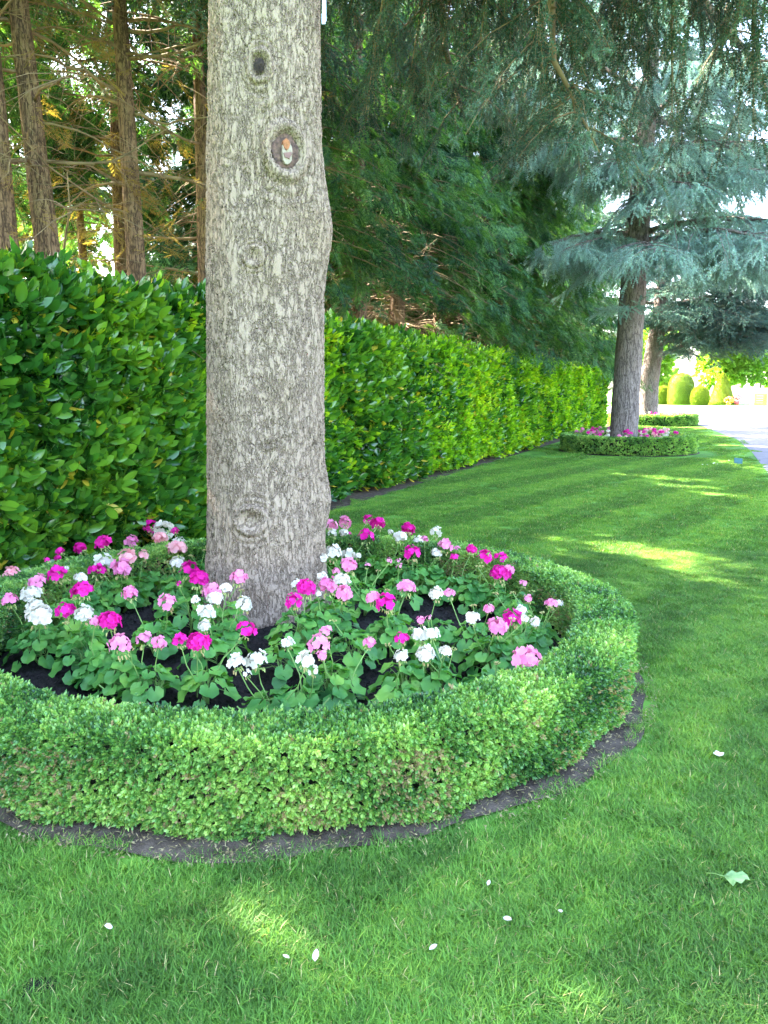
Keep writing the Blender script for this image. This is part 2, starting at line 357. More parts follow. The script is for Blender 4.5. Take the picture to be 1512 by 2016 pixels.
M['knot_red'] = simple('knot_rim_wood', (.15, .085, .065), .9, (.05, .03, .026), 40, .8, 70)
M['knot_pale'] = simple('bare_pale_wood', (.33, .27, .21), .8, (.20, .15, .11), 40, .4, 80)
M['knot_orange'] = simple('bare_orange_wood', (.32, .12, .05), .8, (.18, .07, .03), 40, .4, 80)
M['knot_mauve'] = simple('bare_mauve_wood', (.20, .11, .095), .8, (.15, .08, .07), 20)
disc_wood('knot_hole', -1.53, 3.42, .030, .040, .336, M['dark_wood'], 1, t1)
kh = disc_wood('knot_wound', -1.07, 2.97, .082, .102, .340, M['knot_red'], 2, t1)
def blob(name, pts, mat, parent, y=-.02):
    V = [(x, y - .006, z) for x, z in pts] + [(x * 1.02, y + .02, z * 1.02) for x, z in pts]; n = len(pts)
    me = mesh(name, V, [tuple(range(n))] + [(i, i + n, (i + 1) % n + n, (i + 1) % n) for i in range(n)], mat, False); return put(name, me, parent)
egg = [(.031 * cos(t) * (1 - .2 * sin(t)) * (1 + .1 * sin(t * 5)), .070 * sin(t) * (1 + .06 * sin(t * 3 + 1)) - .004) for t in np.linspace(0, 2 * pi, 16, endpoint=False)]
blob('bare_wood', egg, M['knot_pale'], kh, -.018)
blob('bare_wood', [(-.006 + .021 * cos(t) * (1 + .12 * sin(3 * t)), .032 + .030 * sin(t) * (1 + .1 * cos(4 * t))) for t in np.linspace(0, 2 * pi, 12, endpoint=False)], M['knot_orange'], kh, -.024)
blob('bare_wood', [(-.025, -.018), (.024, -.006), (.025, -.022), (.014, -.032), (.012, -.045), (-.018, -.040)], M['knot_mauve'], kh, -.024)

# ------------------------------------------------------------------ needle and spray sources
def sprig_mesh(name, mat, seed, L=.32, ncl=15, per=15, nl=.026, nw=.0085, side=2, stem=True):
    r = np.random.default_rng(seed); V = []; Fs = []; mi = []
    def clus(p, d, s=1):
        for _ in range(per):
            q = r.normal(size=3); q -= d * (q @ d) * .6; q /= np.linalg.norm(q); q = q + d * .35
            w_ = np.cross(q, r.normal(size=3)); w_ /= np.linalg.norm(w_) + 1e-9
            b = len(V); l = nl * s * r.uniform(.75, 1.2)
            V.extend([p - w_ * nw * .5, p + w_ * nw * .5, p + q * l]); Fs.append((b, b + 1, b + 2)); mi.append(0)
    def run(p0, d, l, n):
        for k in range(n):
            t = (k + .5) / n; clus(p0 + d * l * t + r.normal(size=3) * .003 + np.array([0, 0, -.12 * l * t * t]), d, 1.15 - .3 * t)
        if stem:
            tv, tf = tube([p0, p0 + d * l * .5 + np.array([0, 0, -.03 * l]), p0 + d * l + np.array([0, 0, -.12 * l])], [.0035, .0028, .0015], 3, False)
            b = len(V); V.extend([np.array(v) for v in tv]); Fs.extend([tuple(i + b for i in f) for f in tf]); mi.extend([1] * len(tf))
    run(np.zeros(3), np.array([1., 0, 0]), L, ncl)
    for k in range(side):
        s = 1 if k % 2 else -1; t = .2 + .55 * k / max(1, side)
        d = np.array([.75, s * .62, r.uniform(-.1, .25)]); d /= np.linalg.norm(d)
        run(np.array([L * t, 0, -.1 * L * t * t]), d, L * (.55 - .25 * t), int(ncl * .5))
    me = mesh(name, V, Fs, mat, False); me.materials.append(M['twig'])
    me.polygons.foreach_set('material_index', np.array(mi, dtype=np.int32)); return me
SRC = {}
SRC['blue'] = [source('blue_sprig', sprig_mesh('blue_sprig', M['blue'], s, .46)) for s in (1, 2, 3)]
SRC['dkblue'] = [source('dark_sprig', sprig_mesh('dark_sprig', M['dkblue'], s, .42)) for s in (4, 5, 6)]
SRC['hang'] = [source('hanging_sprig', sprig_mesh('hanging_sprig', M['hangn'], s, .34, 12, 15, .024, .0085, 2)) for s in (7, 8, 9)]
def fan_mesh(name, mat, seed, L=.36, npair=7, wd=.013):
    r = np.random.default_rng(seed); V = []; Fs = []
    def dia(p, d, l, wv, nrm):
        s = np.cross(nrm, d); s /= np.linalg.norm(s) + 1e-9; b = len(V)
        V.extend([p, p + d * l * .45 + s * wv * .5, p + d * l + nrm * -.02 * l, p + d * l * .45 - s * wv * .5]); Fs.append((b, b + 1, b + 2, b + 3))
    nrm = np.array([0, 0, 1.])
    for k in range(npair):
        t = (k + .6) / npair; p = np.array([L * t * .8, 0, -.22 * L * t * t])
        for s in (-1, 1):
            ln = L * .50 * (1 - .62 * t) * r.uniform(.8, 1.15); an = R(r.uniform(34, 55)) * s
            d = np.array([cos(an), sin(an), -.3 * t + r.normal() * .12]); d /= np.linalg.norm(d)
            n2 = nrm + r.normal(size=3) * .35; n2 /= np.linalg.norm(n2)
            dia(p, d, ln, wd, n2)
            for q in (.3, .55, .78):
                for s2 in (-1, 1):
                    a2 = an + R(r.uniform(25, 42)) * s2; d2 = np.array([cos(a2), sin(a2), -.35 * t + r.normal() * .15]); d2 /= np.linalg.norm(d2)
                    dia(p + d * ln * q, d2, ln * .5 * (1.1 - q * .6), wd * .9, n2)
    dia(np.zeros(3), np.array([1., 0, -.2]), L * 1.02, wd, np.array([0, 0, 1.]))
    return mesh(name, V, Fs, mat, False)
SRC['cyp'] = [source('cypress_fan', fan_mesh('cypress_fan', M['cypress'], s)) for s in (1, 2, 3)]
SRC['cypdry'] = [source('dry_fan', fan_mesh('dry_fan', M['cypress_dry'], s, .36, 6, .008)) for s in (4, 5)]

# ------------------------------------------------------------------ boughs
# shafts cut from the crowns along the sun, added so streaks light the lawn
WIN = []
def streak(p0, p1, w_, z=0.):
    a, b = at(*p0), at(*p1); m = (a + b) / 2; d = (b - a); L_ = d.length / 2; d.normalize(); WIN.append((m.x, m.y, d.x, d.y, L_ , w_, z))
for q in (((1140, 1062), (1420, 1118), .09), ((1190, 1046), (1530, 1125), .06), ((1380, 1130), (1540, 1190), .12), ((1215, 934), (1420, 950), .3), ((1300, 950), (1530, 985), .25), ((900, 916), (1130, 925), .45), ((1240, 862), (1420, 872), .5), ((1020, 902), (1110, 906), .3),
          ((1430, 905), (1530, 930), .3), ((1400, 857), (1530, 861), .5), ((1420, 876), (1540, 881), .35), ((530, 1820), (600, 1835), .0), ((450, 2000), (600, 2030), .0)): streak(*q)
for y0, zz, L_, w_ in ((11.5, 2.45, 1.2, .5), (16.2, 2.3, .9, .5), (19.5, 2.2, 1.5, .7), (24, 2.3, 1.5, .6)):
    q = hpt(y0) - Hn * .4; WIN.append((q[0], q[1], Hd[0], Hd[1], L_, w_, zz))
def sunkeep(P, base, r):
    P = np.asarray(P) + np.array(base); k = np.ones(len(P), bool); s_ = np.array(sd)
    for mx, my, dx, dy, L_, w_, z0 in WIN:
        G = P[:, :2] - s_[None, :2] * ((P[:, 2:] - z0) / s_[2]) - [mx, my]
        u = G @ [dx, dy] / (L_ * 1.05 + .3); v = G @ [-dy, dx] / (w_ + .17); q = np.sqrt(u * u + v * v) + .12 * np.sin(P[:, 0] * 9 + P[:, 1] * 7) 
        k &= ~((q < 1.0) & (r.random(len(P)) < .97) & (P[:, 2] > z0 + .8))
    return k
def bough(r, o, az, L, rise, droop, nsec=12, seclen=.45, ter=True, step=.17, hang=0., spread=62, jit=.24):
    """main path + side branches; returns paths [(pts, r0)], sprig points, sprig directions"""
    o = np.array(o, float); d = np.array([cos(az), sin(az), 0.]); s = np.array([-sin(az), cos(az), 0.])
    t = np.linspace(0, 1, 12); wob = np.cumsum(r.normal(size=12)) * .02 * L
    main = o + np.outer(t * L, d) + np.outer(wob * t, s) + np.outer(rise * L * t - droop * L * t ** 2.2, [0, 0, 1])
    paths = [(main, .012 + .016 * L)]; SP = []; SD = []
    def fill(path, st):
        ln = np.linalg.norm(np.diff(path, axis=0), axis=1).sum(); n = max(2, int(ln / st))
        for k in range(n):
            q = (k + r.uniform(.1, .9)) / n * (len(path) - 1); i = min(int(q), len(path) - 2); p = path[i] + (path[i + 1] - path[i]) * (q - i)
            td = path[i + 1] - path[i]; td /= np.linalg.norm(td) + 1e-9
            dd = td + r.normal(size=3) * jit; dd[2] += .02 - hang * 1.4
            SP.append(p); SD.append(dd)
    for k in range(nsec):
        q = .12 + .86 * (k + r.uniform(.2, .8)) / nsec; i = min(int(q * 11), 10); p = main[i] + (main[i + 1] - main[i]) * (q * 11 - i)
        sg = 1 if k % 2 else -1; an = az + sg * R(spread + r.uniform(-14, 14)) * (1.05 - .45 * q)
        ln = L * seclen * (1.15 - .85 * q) * r.uniform(.7, 1.2) + .25
        tt = np.linspace(0, 1, 6); dr = droop * .55 + r.uniform(0, .22) + hang * .5
        sec = p + np.outer(tt * ln, [cos(an), sin(an), .05]) + np.outer(-dr * ln * tt ** 2, [0, 0, 1]) + np.cumsum(r.normal(size=(6, 3)), 0) * .012 * ln
        paths.append((sec, .004 + .009 * ln)); fill(sec[1:], step)
        if ter:
            nt_ = max(2, int(ln / .26))
            for m_ in range(nt_):
                q2 = (m_ + r.uniform(.3, .9)) / nt_; j = min(int(q2 * 5), 4); p2 = sec[j] + (sec[j + 1] - sec[j]) * (q2 * 5 - j)
                a3 = an + (1 if m_ % 2 else -1) * R(r.uniform(30, 60)); l3 = r.uniform(.22, .6) * (1.1 - .5 * q2)
                dz = -.25 - hang * 1.3
                te = p2 + np.outer(np.linspace(0, 1, 3) * l3, [cos(a3) * (1 - hang * .5), sin(a3) * (1 - hang * .5), dz * r.uniform(.2, 1.2)])
                fill(te, step * .9); paths.append((te, .004))
    fill(main[5:], step)
    return paths, SP, SD
def bough_mesh(name, paths, mat, parent, n0=7):
    mb = MB()
    for i, (p, r0) in enumerate(paths):
        k = len(p); mb.tube(p, np.linspace(r0, max(.0025, r0 * .18), k), n0 if i == 0 else 4, 0, i == 0)
    return put(name, mb.mesh(name, mat), parent)
def finish_crown(parent, SP, SD, srcs, r, smin=.8, smax=1.25, name='crown'):
    SP = np.array(SP); SD = np.array(SD); k = sunkeep(SP, parent.location, r); SP = SP[k]; SD = SD[k]
    return scatter(name, SP, dir_euler(SD, r.uniform(-.6, .6, len(SP))), r.uniform(smin, smax, len(SP)), srcs, parent)

# main tree's crown: boughs far above, the right-hand ones hang into the top of the picture
r = np.random.default_rng(21); SP = []; SD = []
spec = []
for k in range(17):
    z0 = 6.6 + k * .42; az = k * 2.4 + .3; spec.append((z0, az, 4.6 * (1 - .03 * k) * (.55 if cos(az + 1.9) > .3 else .9), .10, .22, .1))
spec += [(6.2, .32, 7.2, .02, .17, .9), (6.6, .62, 8.2, .03, .17, .8), (6.9, .05, 6.6, .04, .2, .8), (7.1, .88, 8.6, .02, .18, .75), (7.4, .75, 6.2, -.02, .2, .9), (7.2, .2, 9.0, .02, .16, .8), (7.9, .95, 7.4, .0, .17, .8), (8.2, .75, 10.0, .0, .15, .6), (7.5, 1.1, 8.6, .0, .16, .7), (6.8, 1.3, 7.6, .03, .16, .6), (7.1, 1.5, 8.2, .03, .14, .6), (7.8, 1.2, 9.4, .03, .14, .6), (7.4, 1.75, 7.2, .02, .15, .6), (8.4, 1.4, 9.0, .03, .15, .5)]
for z0, az, L, ri, dr, hg in spec:
    pa, sp, sdv = bough(r, (.1 + .2 * cos(az), .2 * sin(az), z0), az, L, ri, dr, int(7 + L * 1.75), .36, True, .18, hg)
    bough_mesh('bough', pa, M['twig'], t1); SP += sp; SD += sdv
finish_crown(t1, SP, SD, SRC['hang'], r, .8, 1.3)

# the thick brown bough that hangs down into the picture at the top right
def px_path(pts, Yd, base): return np.array([atd(x, y, d) - base for (x, y), d in zip(pts, Yd)])
b1 = t1.location
mb = MB()
P0 = px_path([(1086, -260), (1086, -60), (1087, 60), (1090, 120), (1115, 165), (1150, 240), (1180, 300)], [8.2] * 7, b1)
mb.tube(P0, [.05, .04, .033, .03, .022, .015, .008], 8)
SPh, SDh = [], []
for k in range(16):
    q = r.uniform(1.2, 6); i = min(int(q), 5); p = P0[i] + (P0[i + 1] - P0[i]) * (q - i); a = r.uniform(0, 6.28); l = r.uniform(.5, 1.1)
    pth = p + np.outer(np.linspace(0, 1, 6), [cos(a) * l, sin(a) * l, -.25 * l]) + np.outer(np.linspace(0, 1, 6) ** 2, [0, 0, -.6 * l]) + np.cumsum(r.normal(size=(6, 3)), 0) * .015
    mb.tube(pth, np.linspace(.009, .003, 6), 4)
    for m_ in range(9):
        SPh.append(pth[min(5, 1 + m_ // 2)] + r.normal(size=3) * .05); SDh.append(np.array([cos(a), sin(a), -1.2]) + r.normal(size=3) * .4)
put('bough', mb.mesh('bough', M['twig']), t1)
finish_crown(t1, SPh, SDh, SRC['hang'], r, name='foliage')
# pale strip hanging by the trunk
M['strip'] = simple('pale_strip', (.55, .60, .68), .4, (.45, .5, .6), 5, 0, 1, .5, .3)
mb = MB(); p = atd(638, -10, 4.75); mb.box((-.011, -.006, -.14), (.011, .006, .9))
mb.box((-.014, -.008, -.155), (.006, -.0065, -.10)); o = put('hanging_strip', mb.mesh('hanging_strip', M['strip'], False), None, (p.x, p.y, p.z))
tag(o, 'thin pale blue strip hanging beside the big trunk at the top', 'strip')

# ------------------------------------------------------------------ tree 2 and 3: blue cedars
def taper_trunk(name, P, rad, n, mat, parent, noise_amp=.04, seed=0):
    r = np.random.default_rng(seed); P = np.asarray(P, float); k = 60
    t = np.linspace(0, len(P) - 1, k); Q = np.stack([np.interp(t, range(len(P)), P[:, j]) for j in range(3)], 1); rr = np.interp(t, range(len(P)), rad)
    V, Fc = tube(Q, rr, n, False); V = np.array(V)
    c = np.repeat(Q, n, 0); d = V - c; f = 1 + noise_amp * fbm(V, 5, seed, 3)
    V = c + d * f[:, None]
    return put(name, mesh(name, V, Fc, mat), parent)
X2, Y2 = 6.42, 20.7
t2 = thing('cedar_tree', 'blue-green cedar with a bare grey trunk in the second round bed', 'tree', (X2, Y2, 0))
taper_trunk('trunk', [(.0, 0, -.1), (0, 0, .25), (.02, 0, 1.5), (.06, 0, 4), (.14, 0, 6.5), (.25, 0, 9), (.3, 0, 14)], [.44, .38, .355, .33, .28, .2, .06], 28, M['bark2'], t2, .05, 3)
r = np.random.default_rng(5); SP = []; SD = []
spec = [(5.0, -1.75, 3.0, .22, .34), (5.3, -2.5, 2.6, .20, .35), (5.2, -1.05, 4.3, .26, .44), (5.6, -.55, 4.8, .22, .40), (5.4, -.1, 4.9, .18, .34), (5.6, 2.9, 2.4, .2, .3), (5.5, -2.95, 2.4, .22, .34),
        (6.3, -1.4, 2.8, .3, .4), (6.6, -.8, 3.2, .3, .35), (6.9, -2.1, 2.6, .3, .4), (7.2, -.3, 3.8, .34, .3), (7.2, -1.6, 2.6, .3, .4), (7.6, -2.7, 2.8, .3, .35), (5.2, .5, 4.2, .25, .3), (5.9, 1.6, 3.4, .2, .3)]
for k in range(18):
    spec.append((7.6 + k * .27, k * 2.4, 5.2 * (1 - k * .03), .25, .34))
for z0, az, L, ri, dr in spec:
    pa, sp, sdv = bough(r, (.14, 0, z0), az, L, ri, dr, int(7 + L * 3.0), .46, True, .15, .38 if z0 < 7.8 else .2)
    bough_mesh('bough', pa, M['bark2'], t2); SP += sp; SD += sdv
# bare stub branch low on the trunk
pa, sp, sdv = bough(r, (-.1, -.3, 3.75), -1.9, .9, -.05, .1, 4, .4, True, .12); bough_mesh('bough', pa, M['bark2'], t2); SP += sp; SD += sdv
finish_crown(t2, SP, SD, SRC['blue'], r, .9, 1.4)

X3, Y3 = 12.75, 37.5
t3 = thing('cedar_tree', 'farthest cedar, dark forked trunk rising from the third round bed', 'tree', (X3, Y3, 0))
taper_trunk('trunk', [(0, 0, -.1), (-.02, 0, .6), (.0, 0, 2), (.12, 0, 3.2), (.35, 0, 5.5), (.6, 0, 9), (.7, 0, 15)], [.62, .50, .44, .42, .33, .24, .07], 26, M['bark2'], t3, .07, 9)
r = np.random.default_rng(15); SP = []; SD = []
spec = [(3.2, -.35, 6.0, .46, .26), (3.8, -.1, 7.2, .32, .20), (4.0, -.9, 4.6, .26, .30), (4.4, .3, 6.8, .2, .24), (4.6, -.6, 7.2, .24, .27), (4.6, -.2, 8.0, .26, .28), (4.9, -1.5, 3.2, .2, .3), (4.8, -2.4, 2.6, .2, .3), (4.9, -1.2, 5.0, .25, .3), (5.4, -.75, 7.4, .25, .3), (6.2, -.3, 7.8, .25, .3)]
for k in range(34):
    az = k * 2.4 + .4; spec.append((5.3 + k * .32, az, (6.6 if cos(az) > 0 else 4.6) * (1 - k * .019), .30, .28))
for z0, az, L, ri, dr in spec:
    pa, sp, sdv = bough(r, (.25, 0, z0), az, L, ri, dr, int(5 + L * 2.0), .42, True, .20, .08)
    bough_mesh('bough', pa, M['bark2'], t3); SP += sp; SD += sdv
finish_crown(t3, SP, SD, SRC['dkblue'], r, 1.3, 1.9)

# ------------------------------------------------------------------ the belt of conifers behind the laurel hedge
def wood_tree(X, Y, h, rad, label, seed, zc0, dens, reach, lean=(0, 0), dead=10, dead_z=(2.0, 6.0), group='conifers in the belt behind the laurel hedge', curve=0., face=None, srcs='cyp', dry=70, smin=.8, smax=1.35):
    r = np.random.default_rng(seed)
    t = thing('conifer_tree', label, 'tree', (X, Y, 0), 0, group)
    zz = np.linspace(0, 1, 8)
    path = np.stack([lean[0] * zz + curve * np.sin(zz * 5), lean[1] * zz, -.05 + h * zz], 1)
    taper_trunk('trunk', path, rad * (1.12 - zz) , 16, M['bark3'], t, .05, seed)
    def tp(z): return np.array([np.interp(z, path[:, 2], path[:, 0]), np.interp(z, path[:, 2], path[:, 1]), z])
    for k in range(dead):
        z = r.uniform(*dead_z); az = r.uniform(0, 6.28); L = r.uniform(1.0, 2.6); q = np.linspace(0, 1, 8)
        dcy = r.uniform(-.25, .35)
        pth = tp(z) + np.outer(q * L, [cos(az), sin(az), dcy]) + np.outer(-.35 * L * q ** 2 * (1 if dcy > 0 else -1.1), [0, 0, 1]) + np.cumsum(r.normal(size=(8, 3)), 0) * .03
        mb = MB(); mb.tube(pth, np.linspace(r.uniform(.014, .03), .004, 8), 5)
        for m_ in range(int(5 + L * 4)):
            i = r.integers(1, 7); a2 = az + r.choice([-1, 1]) * r.uniform(.5, 1.3); l2 = r.uniform(.3, 1.0)
            s2 = pth[i] + np.outer(np.linspace(0, 1, 5) * l2, [cos(a2), sin(a2), r.uniform(-.5, .4)]) + np.outer(np.linspace(0, 1, 5) ** 2, [0, 0, -.3 * l2]) + np.cumsum(r.normal(size=(5, 3)), 0) * .015
            mb.tube(s2, np.linspace(.006, .0022, 5), 3, 0, False)
        put('dead_branch', mb.mesh('dead_branch', M['deadtwig']), t)
    # living crown: arching limbs with hanging fans
    SP = []; SD = []; n = int(dens * (h - zc0))
    mbs = MB()
    for k in range(n):
        z = zc0 + (h - zc0) * (k + r.random()) / n; az = r.uniform(0, 6.28) if face is None or r.random() < .3 else face + r.normal() * .8
        L = reach * (1.02 - .85 * (z - zc0) / (h - zc0)) * r.uniform(.6, 1.1) + .3
        q = np.linspace(0, 1, 7); pth = tp(z) + np.outer(q * L, [cos(az), sin(az), .12]) + np.outer(-(.42 if zc0 < 5 else .3) * L * q ** 2, [0, 0, 1])
        mbs.tube(pth, np.linspace(.018, .004, 7), 4, 0, False)
        m = int(4 + L * 11)
        for _ in range(m):
            u = r.uniform(.22, 1) ** .8 * 6; i = min(int(u), 5); p = pth[i] + (pth[i + 1] - pth[i]) * (u - i)
            sg = r.choice([-1, 1]) * r.uniform(.2, 1.2); a2 = az + sg
            SP.append(p + r.normal(size=3) * .10 + np.array([cos(a2), sin(a2), -.2]) * r.uniform(0, .35) * L * .6); SD.append(np.array([cos(a2), sin(a2), r.uniform(-1.5, -.15)]))
    put('branches', mbs.mesh('branches', M['twig']), t)
    nd = dry; zr = (2.3, zc0 + 1.2) if zc0 < 5 else (3.2, zc0 + .6)
    a = r.uniform(0, 6.28, nd); q = r.uniform(.3, 1.9, nd); zz_ = r.uniform(*zr, nd); c0 = np.array([tp(v) for v in zz_]) if nd else np.zeros((0, 3))
    if nd: finish_crown(t, c0 + np.c_[q * np.cos(a), q * np.sin(a), -.1 * q], np.c_[np.cos(a), np.sin(a), r.uniform(-.9, .2, nd)], SRC['cypdry'], r, .6, 1.2, 'dry_sprays')
    finish_crown(t, SP, SD, SRC[srcs], r, smin, smax)
    return t
def behind(px, off):      # the point at picture column px, off metres behind the hedge face
    k = (px - 756) / F * cos(TH) ; x0 = HX0 - off / Hd[1]; y = x0 / (k / cos(TH) * 1.0 - HS); return (px - 756) / F * y * .972, y
front = [  # px, offset, height, radius, label, crown start, density, reach, dead
 (14, 2.3, 13, .18, 'thick red-brown conifer trunk at the far left of the wood', 6.6, 12, 2.0, 18),
 (142, 1.9, 13, .15, 'bowed orange-brown conifer trunk, second from the left above the laurel hedge', 6.6, 12, 2.0, 18),
 (276, 1.9, 13, .13, 'straight conifer trunk midway between the bowed trunk and the big grey trunk', 6.6, 12, 2.0, 20),
 (399, 2.2, 13, .12, 'slim conifer half hidden by the left edge of the big grey trunk', 5.9, 12, 1.8, 16),
 (560, 2.2, 13, .17, 'conifer hidden behind the big grey trunk', 3.8, 14, 2.3, 12),
 (705, 2.0, 14, .17, 'conifer with bare brown twigs just right of the big grey trunk', 3.6, 15, 2.2, 44),
 (782, 2.0, 14, .20, 'conifer with a dark red trunk showing low above the middle of the hedge', 3.7, 20, 2.5, 34),
 (868, 2.0, 14, .19, 'green conifer with hanging sprays above the middle of the laurel hedge', 3.2, 26, 2.7, 14),
 (950, 2.0, 14, .19, 'broad green conifer with brown dead twigs under its skirt', 3.5, 30, 2.9, 46),
 (1020, 2.0, 14, .19, 'lush green conifer nearest the left side of the blue cedar', 3.6, 30, 3.1, 46),
 (1085, 2.0, 14, .19, 'dark green conifer by the far end of the laurel hedge', 2.9, 30, 3.2, 14),
 (1150, 2.6, 14, .19, 'last conifer of the belt, behind the trunk of the blue cedar', 2.6, 28, 3.0, 8)]
for i, (px, off, h, rad, lab, zc, dn, rc, dd) in enumerate(front):
    x, y = behind(px, off)
    wood_tree(x, y, h, rad, lab, 100 + i, zc, dn, rc, ((-.75, 0) if i == 1 else (RND.uniform(-.3, .3), 0)), dd, (2.2, 6.2) if i < 5 else (2.4, 5.0), curve=-.05 if i == 1 else .03)
# deeper rows, thinner and sunlit from behind
k = 0
for off, ys, dn in ((5.0, np.arange(3.5, 34, 3.1), 13), (8.6, np.arange(5, 38, 3.4), 13)):
    for y0 in ys:
        y = y0 + RND.uniform(-.8, .8); p = hpt(y) - Hn * (off + RND.uniform(-.7, .7)); k += 1
        wood_tree(p[0], p[1], RND.uniform(11, 14), RND.uniform(.11, .17), 'slender conifer standing deeper in the wood behind the front trunks', 200 + k, (6.5 if off < 6 else 5.6) if y < 15.5 else 3.6, dn, 2.2,
                  (RND.uniform(-.4, .4), 0), 14, (1.8, 7), group='slender conifers deeper in the wood', dry=150, smin=1.2, smax=1.9)
# four beside and behind the camera on the same line, they shade the foreground
for i, y0 in enumerate((5.3, 2.6, -.2, -3.2)):
    p = hpt(y0) - Hn * 2.1
    wood_tree(p[0], p[1], 13, .17, 'conifer of the belt growing beyond the left edge of the view', 300 + i, 6.4 if i == 0 else 4.6, 15, 2.2, (0, 0), 8)

# ------------------------------------------------------------------ laurel hedge
def leaf_verts(L, W, fold=.25, curl=.12, n=6):
    V = []; 
    for k in range(n + 1):
        t = k / n; wv = W * .5 * (sin(pi * t ** .92) ** .62 if 0 < t < 1 else 0)
        z = -curl * L * t * t
        V.append((L * t, 0, z));
        if 0 < k < n: V += [(L * t, wv, z + fold * wv), (L * t, -wv, z + fold * wv)]
    Fs = []; c = [0] + [1 + 3 * (k - 1) for k in range(1, n)] + [1 + 3 * (n - 1)]
    for k in range(n):
        a, b = c[k], c[k + 1]
        if k == 0: Fs += [(a, b, b + 1), (a, b + 2, b)]
        elif k == n - 1: Fs += [(a, b, a + 1), (a, a + 2, b)]
        else: Fs += [(a, b, b + 1, a + 1), (a, a + 2, b + 2, b)]
    return np.array(V), Fs
def sprig_leaves(name, mats, seed, n, L, W, stemL, spread=1.0, curl=.12, fold=.25, nn=5, ymat=.0, stemmat=None):
    r = np.random.default_rng(seed); mb = MB()
    for k in range(n):
        V, Fs = leaf_verts(L * r.uniform(.7, 1.1), W * r.uniform(.8, 1.1), fold, curl * r.uniform(.3, 1.8), nn)
        t = (k + .5) / n; an = k * 2.4 + r.uniform(-.3, .3); el = r.uniform(.15, .75) * spread * (1.3 - .5 * t)
        Rm = Matrix.Rotation(an, 4, 'X') @ Matrix.Rotation(-el, 4, 'Y') @ Matrix.Rotation(r.uniform(-.5, .5), 4, 'X')
        P = [Rm @ Vector(v) + Vector((stemL * t, 0, 0)) for v in V]
        mb.add(P, Fs, 1 if r.random() < ymat else 0)
    if stemmat:
        mb.tube([(-stemL * .4, 0, 0), (stemL, 0, 0)], [.0035, .002], 4, 2)
    ms = list(mats) + ([stemmat] if stemmat else [])
    return mb.mesh(name, ms)
SRC['laurel'] = [source('laurel_sprig', sprig_leaves('laurel_sprig', [M['laurel'], M['laurel_yellow']], s, 8, .150, .068, .13, 1.9, .22, .22, 6, .004, M['ger_stem'])) for s in range(1, 5)] + [source('sunlit_laurel_sprig', sprig_leaves('sunlit_laurel_sprig', [M['laurel_lit'], M['laurel_yellow']], s, 8, .125, .058, .11, 1.8, .2, .22, 5, .008, M['ger_stem'])) for s in range(5, 9)]  # last four sprigs carry the sunlit look in their leaf colour
hedge = thing('laurel_hedge', 'tall glossy green laurel hedge running along the left of the lawn', 'hedge', (float(hpt(6)[0]), 6, 0))
hb = np.array([hpt(6)[0], 6, 0])
H0, H1, HH = 1.5, 34.2, 2.42
def hedge_bulge(s, z): return .07 * np.sin(s * 2.1 + z) + .06 * np.sin(s * .9 + 1.3 + z * 1.7) + .05 * np.sin(s * 4.3 + z * 3.1) + .10 * np.sin(s * .42)
def hface(s, z):    # s along (m from y=H0) ; returns position on the lawn-side surface
    p = hpt(H0)[None] + Hd[None] * s[:, None] + Hn[None] * (hedge_bulge(s, z) - .10 * (z / HH) - .16 * np.exp(-z / .18))[:, None]
    return np.c_[p, z]
HL = (H1 - H0) / Hd[1]
r = np.random.default_rng(11)
# dark woody core
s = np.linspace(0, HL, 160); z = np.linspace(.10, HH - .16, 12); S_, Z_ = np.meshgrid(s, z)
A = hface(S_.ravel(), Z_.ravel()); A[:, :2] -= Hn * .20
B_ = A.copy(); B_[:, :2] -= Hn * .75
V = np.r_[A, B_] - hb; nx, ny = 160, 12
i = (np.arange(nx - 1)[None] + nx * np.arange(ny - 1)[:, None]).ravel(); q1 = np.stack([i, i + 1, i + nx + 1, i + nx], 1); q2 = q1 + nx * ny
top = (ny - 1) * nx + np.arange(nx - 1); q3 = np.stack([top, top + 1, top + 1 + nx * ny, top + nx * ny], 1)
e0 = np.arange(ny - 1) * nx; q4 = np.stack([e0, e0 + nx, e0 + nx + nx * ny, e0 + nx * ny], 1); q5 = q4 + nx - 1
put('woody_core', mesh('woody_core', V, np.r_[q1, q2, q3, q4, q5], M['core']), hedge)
def lumps(n, near):
    # near share: density falls with distance
    s = HL * r.uniform(0, 1, n); return s
n = 23000
u = r.random(n); s = HL * u ** 1.25; z = .06 + (HH - .08) * r.random(n) ** .95
P = hface(s, z); P[:, :2] += Hn * (-.20 + .27 * r.random(n) ** .7)[:, None]
D = np.c_[np.tile(Hn, (n, 1)) * .75 + r.normal(size=(n, 2)) * .35, r.normal(size=n) * .35 + .65]
nt_ = 12000; s2 = HL * r.random(nt_) ** 1.25; dpt = r.uniform(-.95, .0, nt_)
P2 = hface(s2, np.full(nt_, HH)); P2[:, :2] += Hn * dpt[:, None]; P2[:, 2] += r.uniform(-.18, .04, nt_) + .05 * np.sin(s2 * 1.7) + .04 * np.sin(s2 * 5.1)
D2 = np.c_[r.normal(size=(nt_, 2)) * .5 + Hn * .2, np.full(nt_, .8) + r.normal(size=nt_) * .3]
ne = 700; P3 = np.c_[np.tile(hpt(H1), (ne, 1)) - Hn * r.uniform(0, .95, ne)[:, None] + Hd * r.uniform(-.1, .1, ne)[:, None], r.uniform(.1, HH, ne)]
D3 = np.c_[np.tile(Hd, (ne, 1)) + r.normal(size=(ne, 2)) * .4, r.normal(size=ne) * .4]
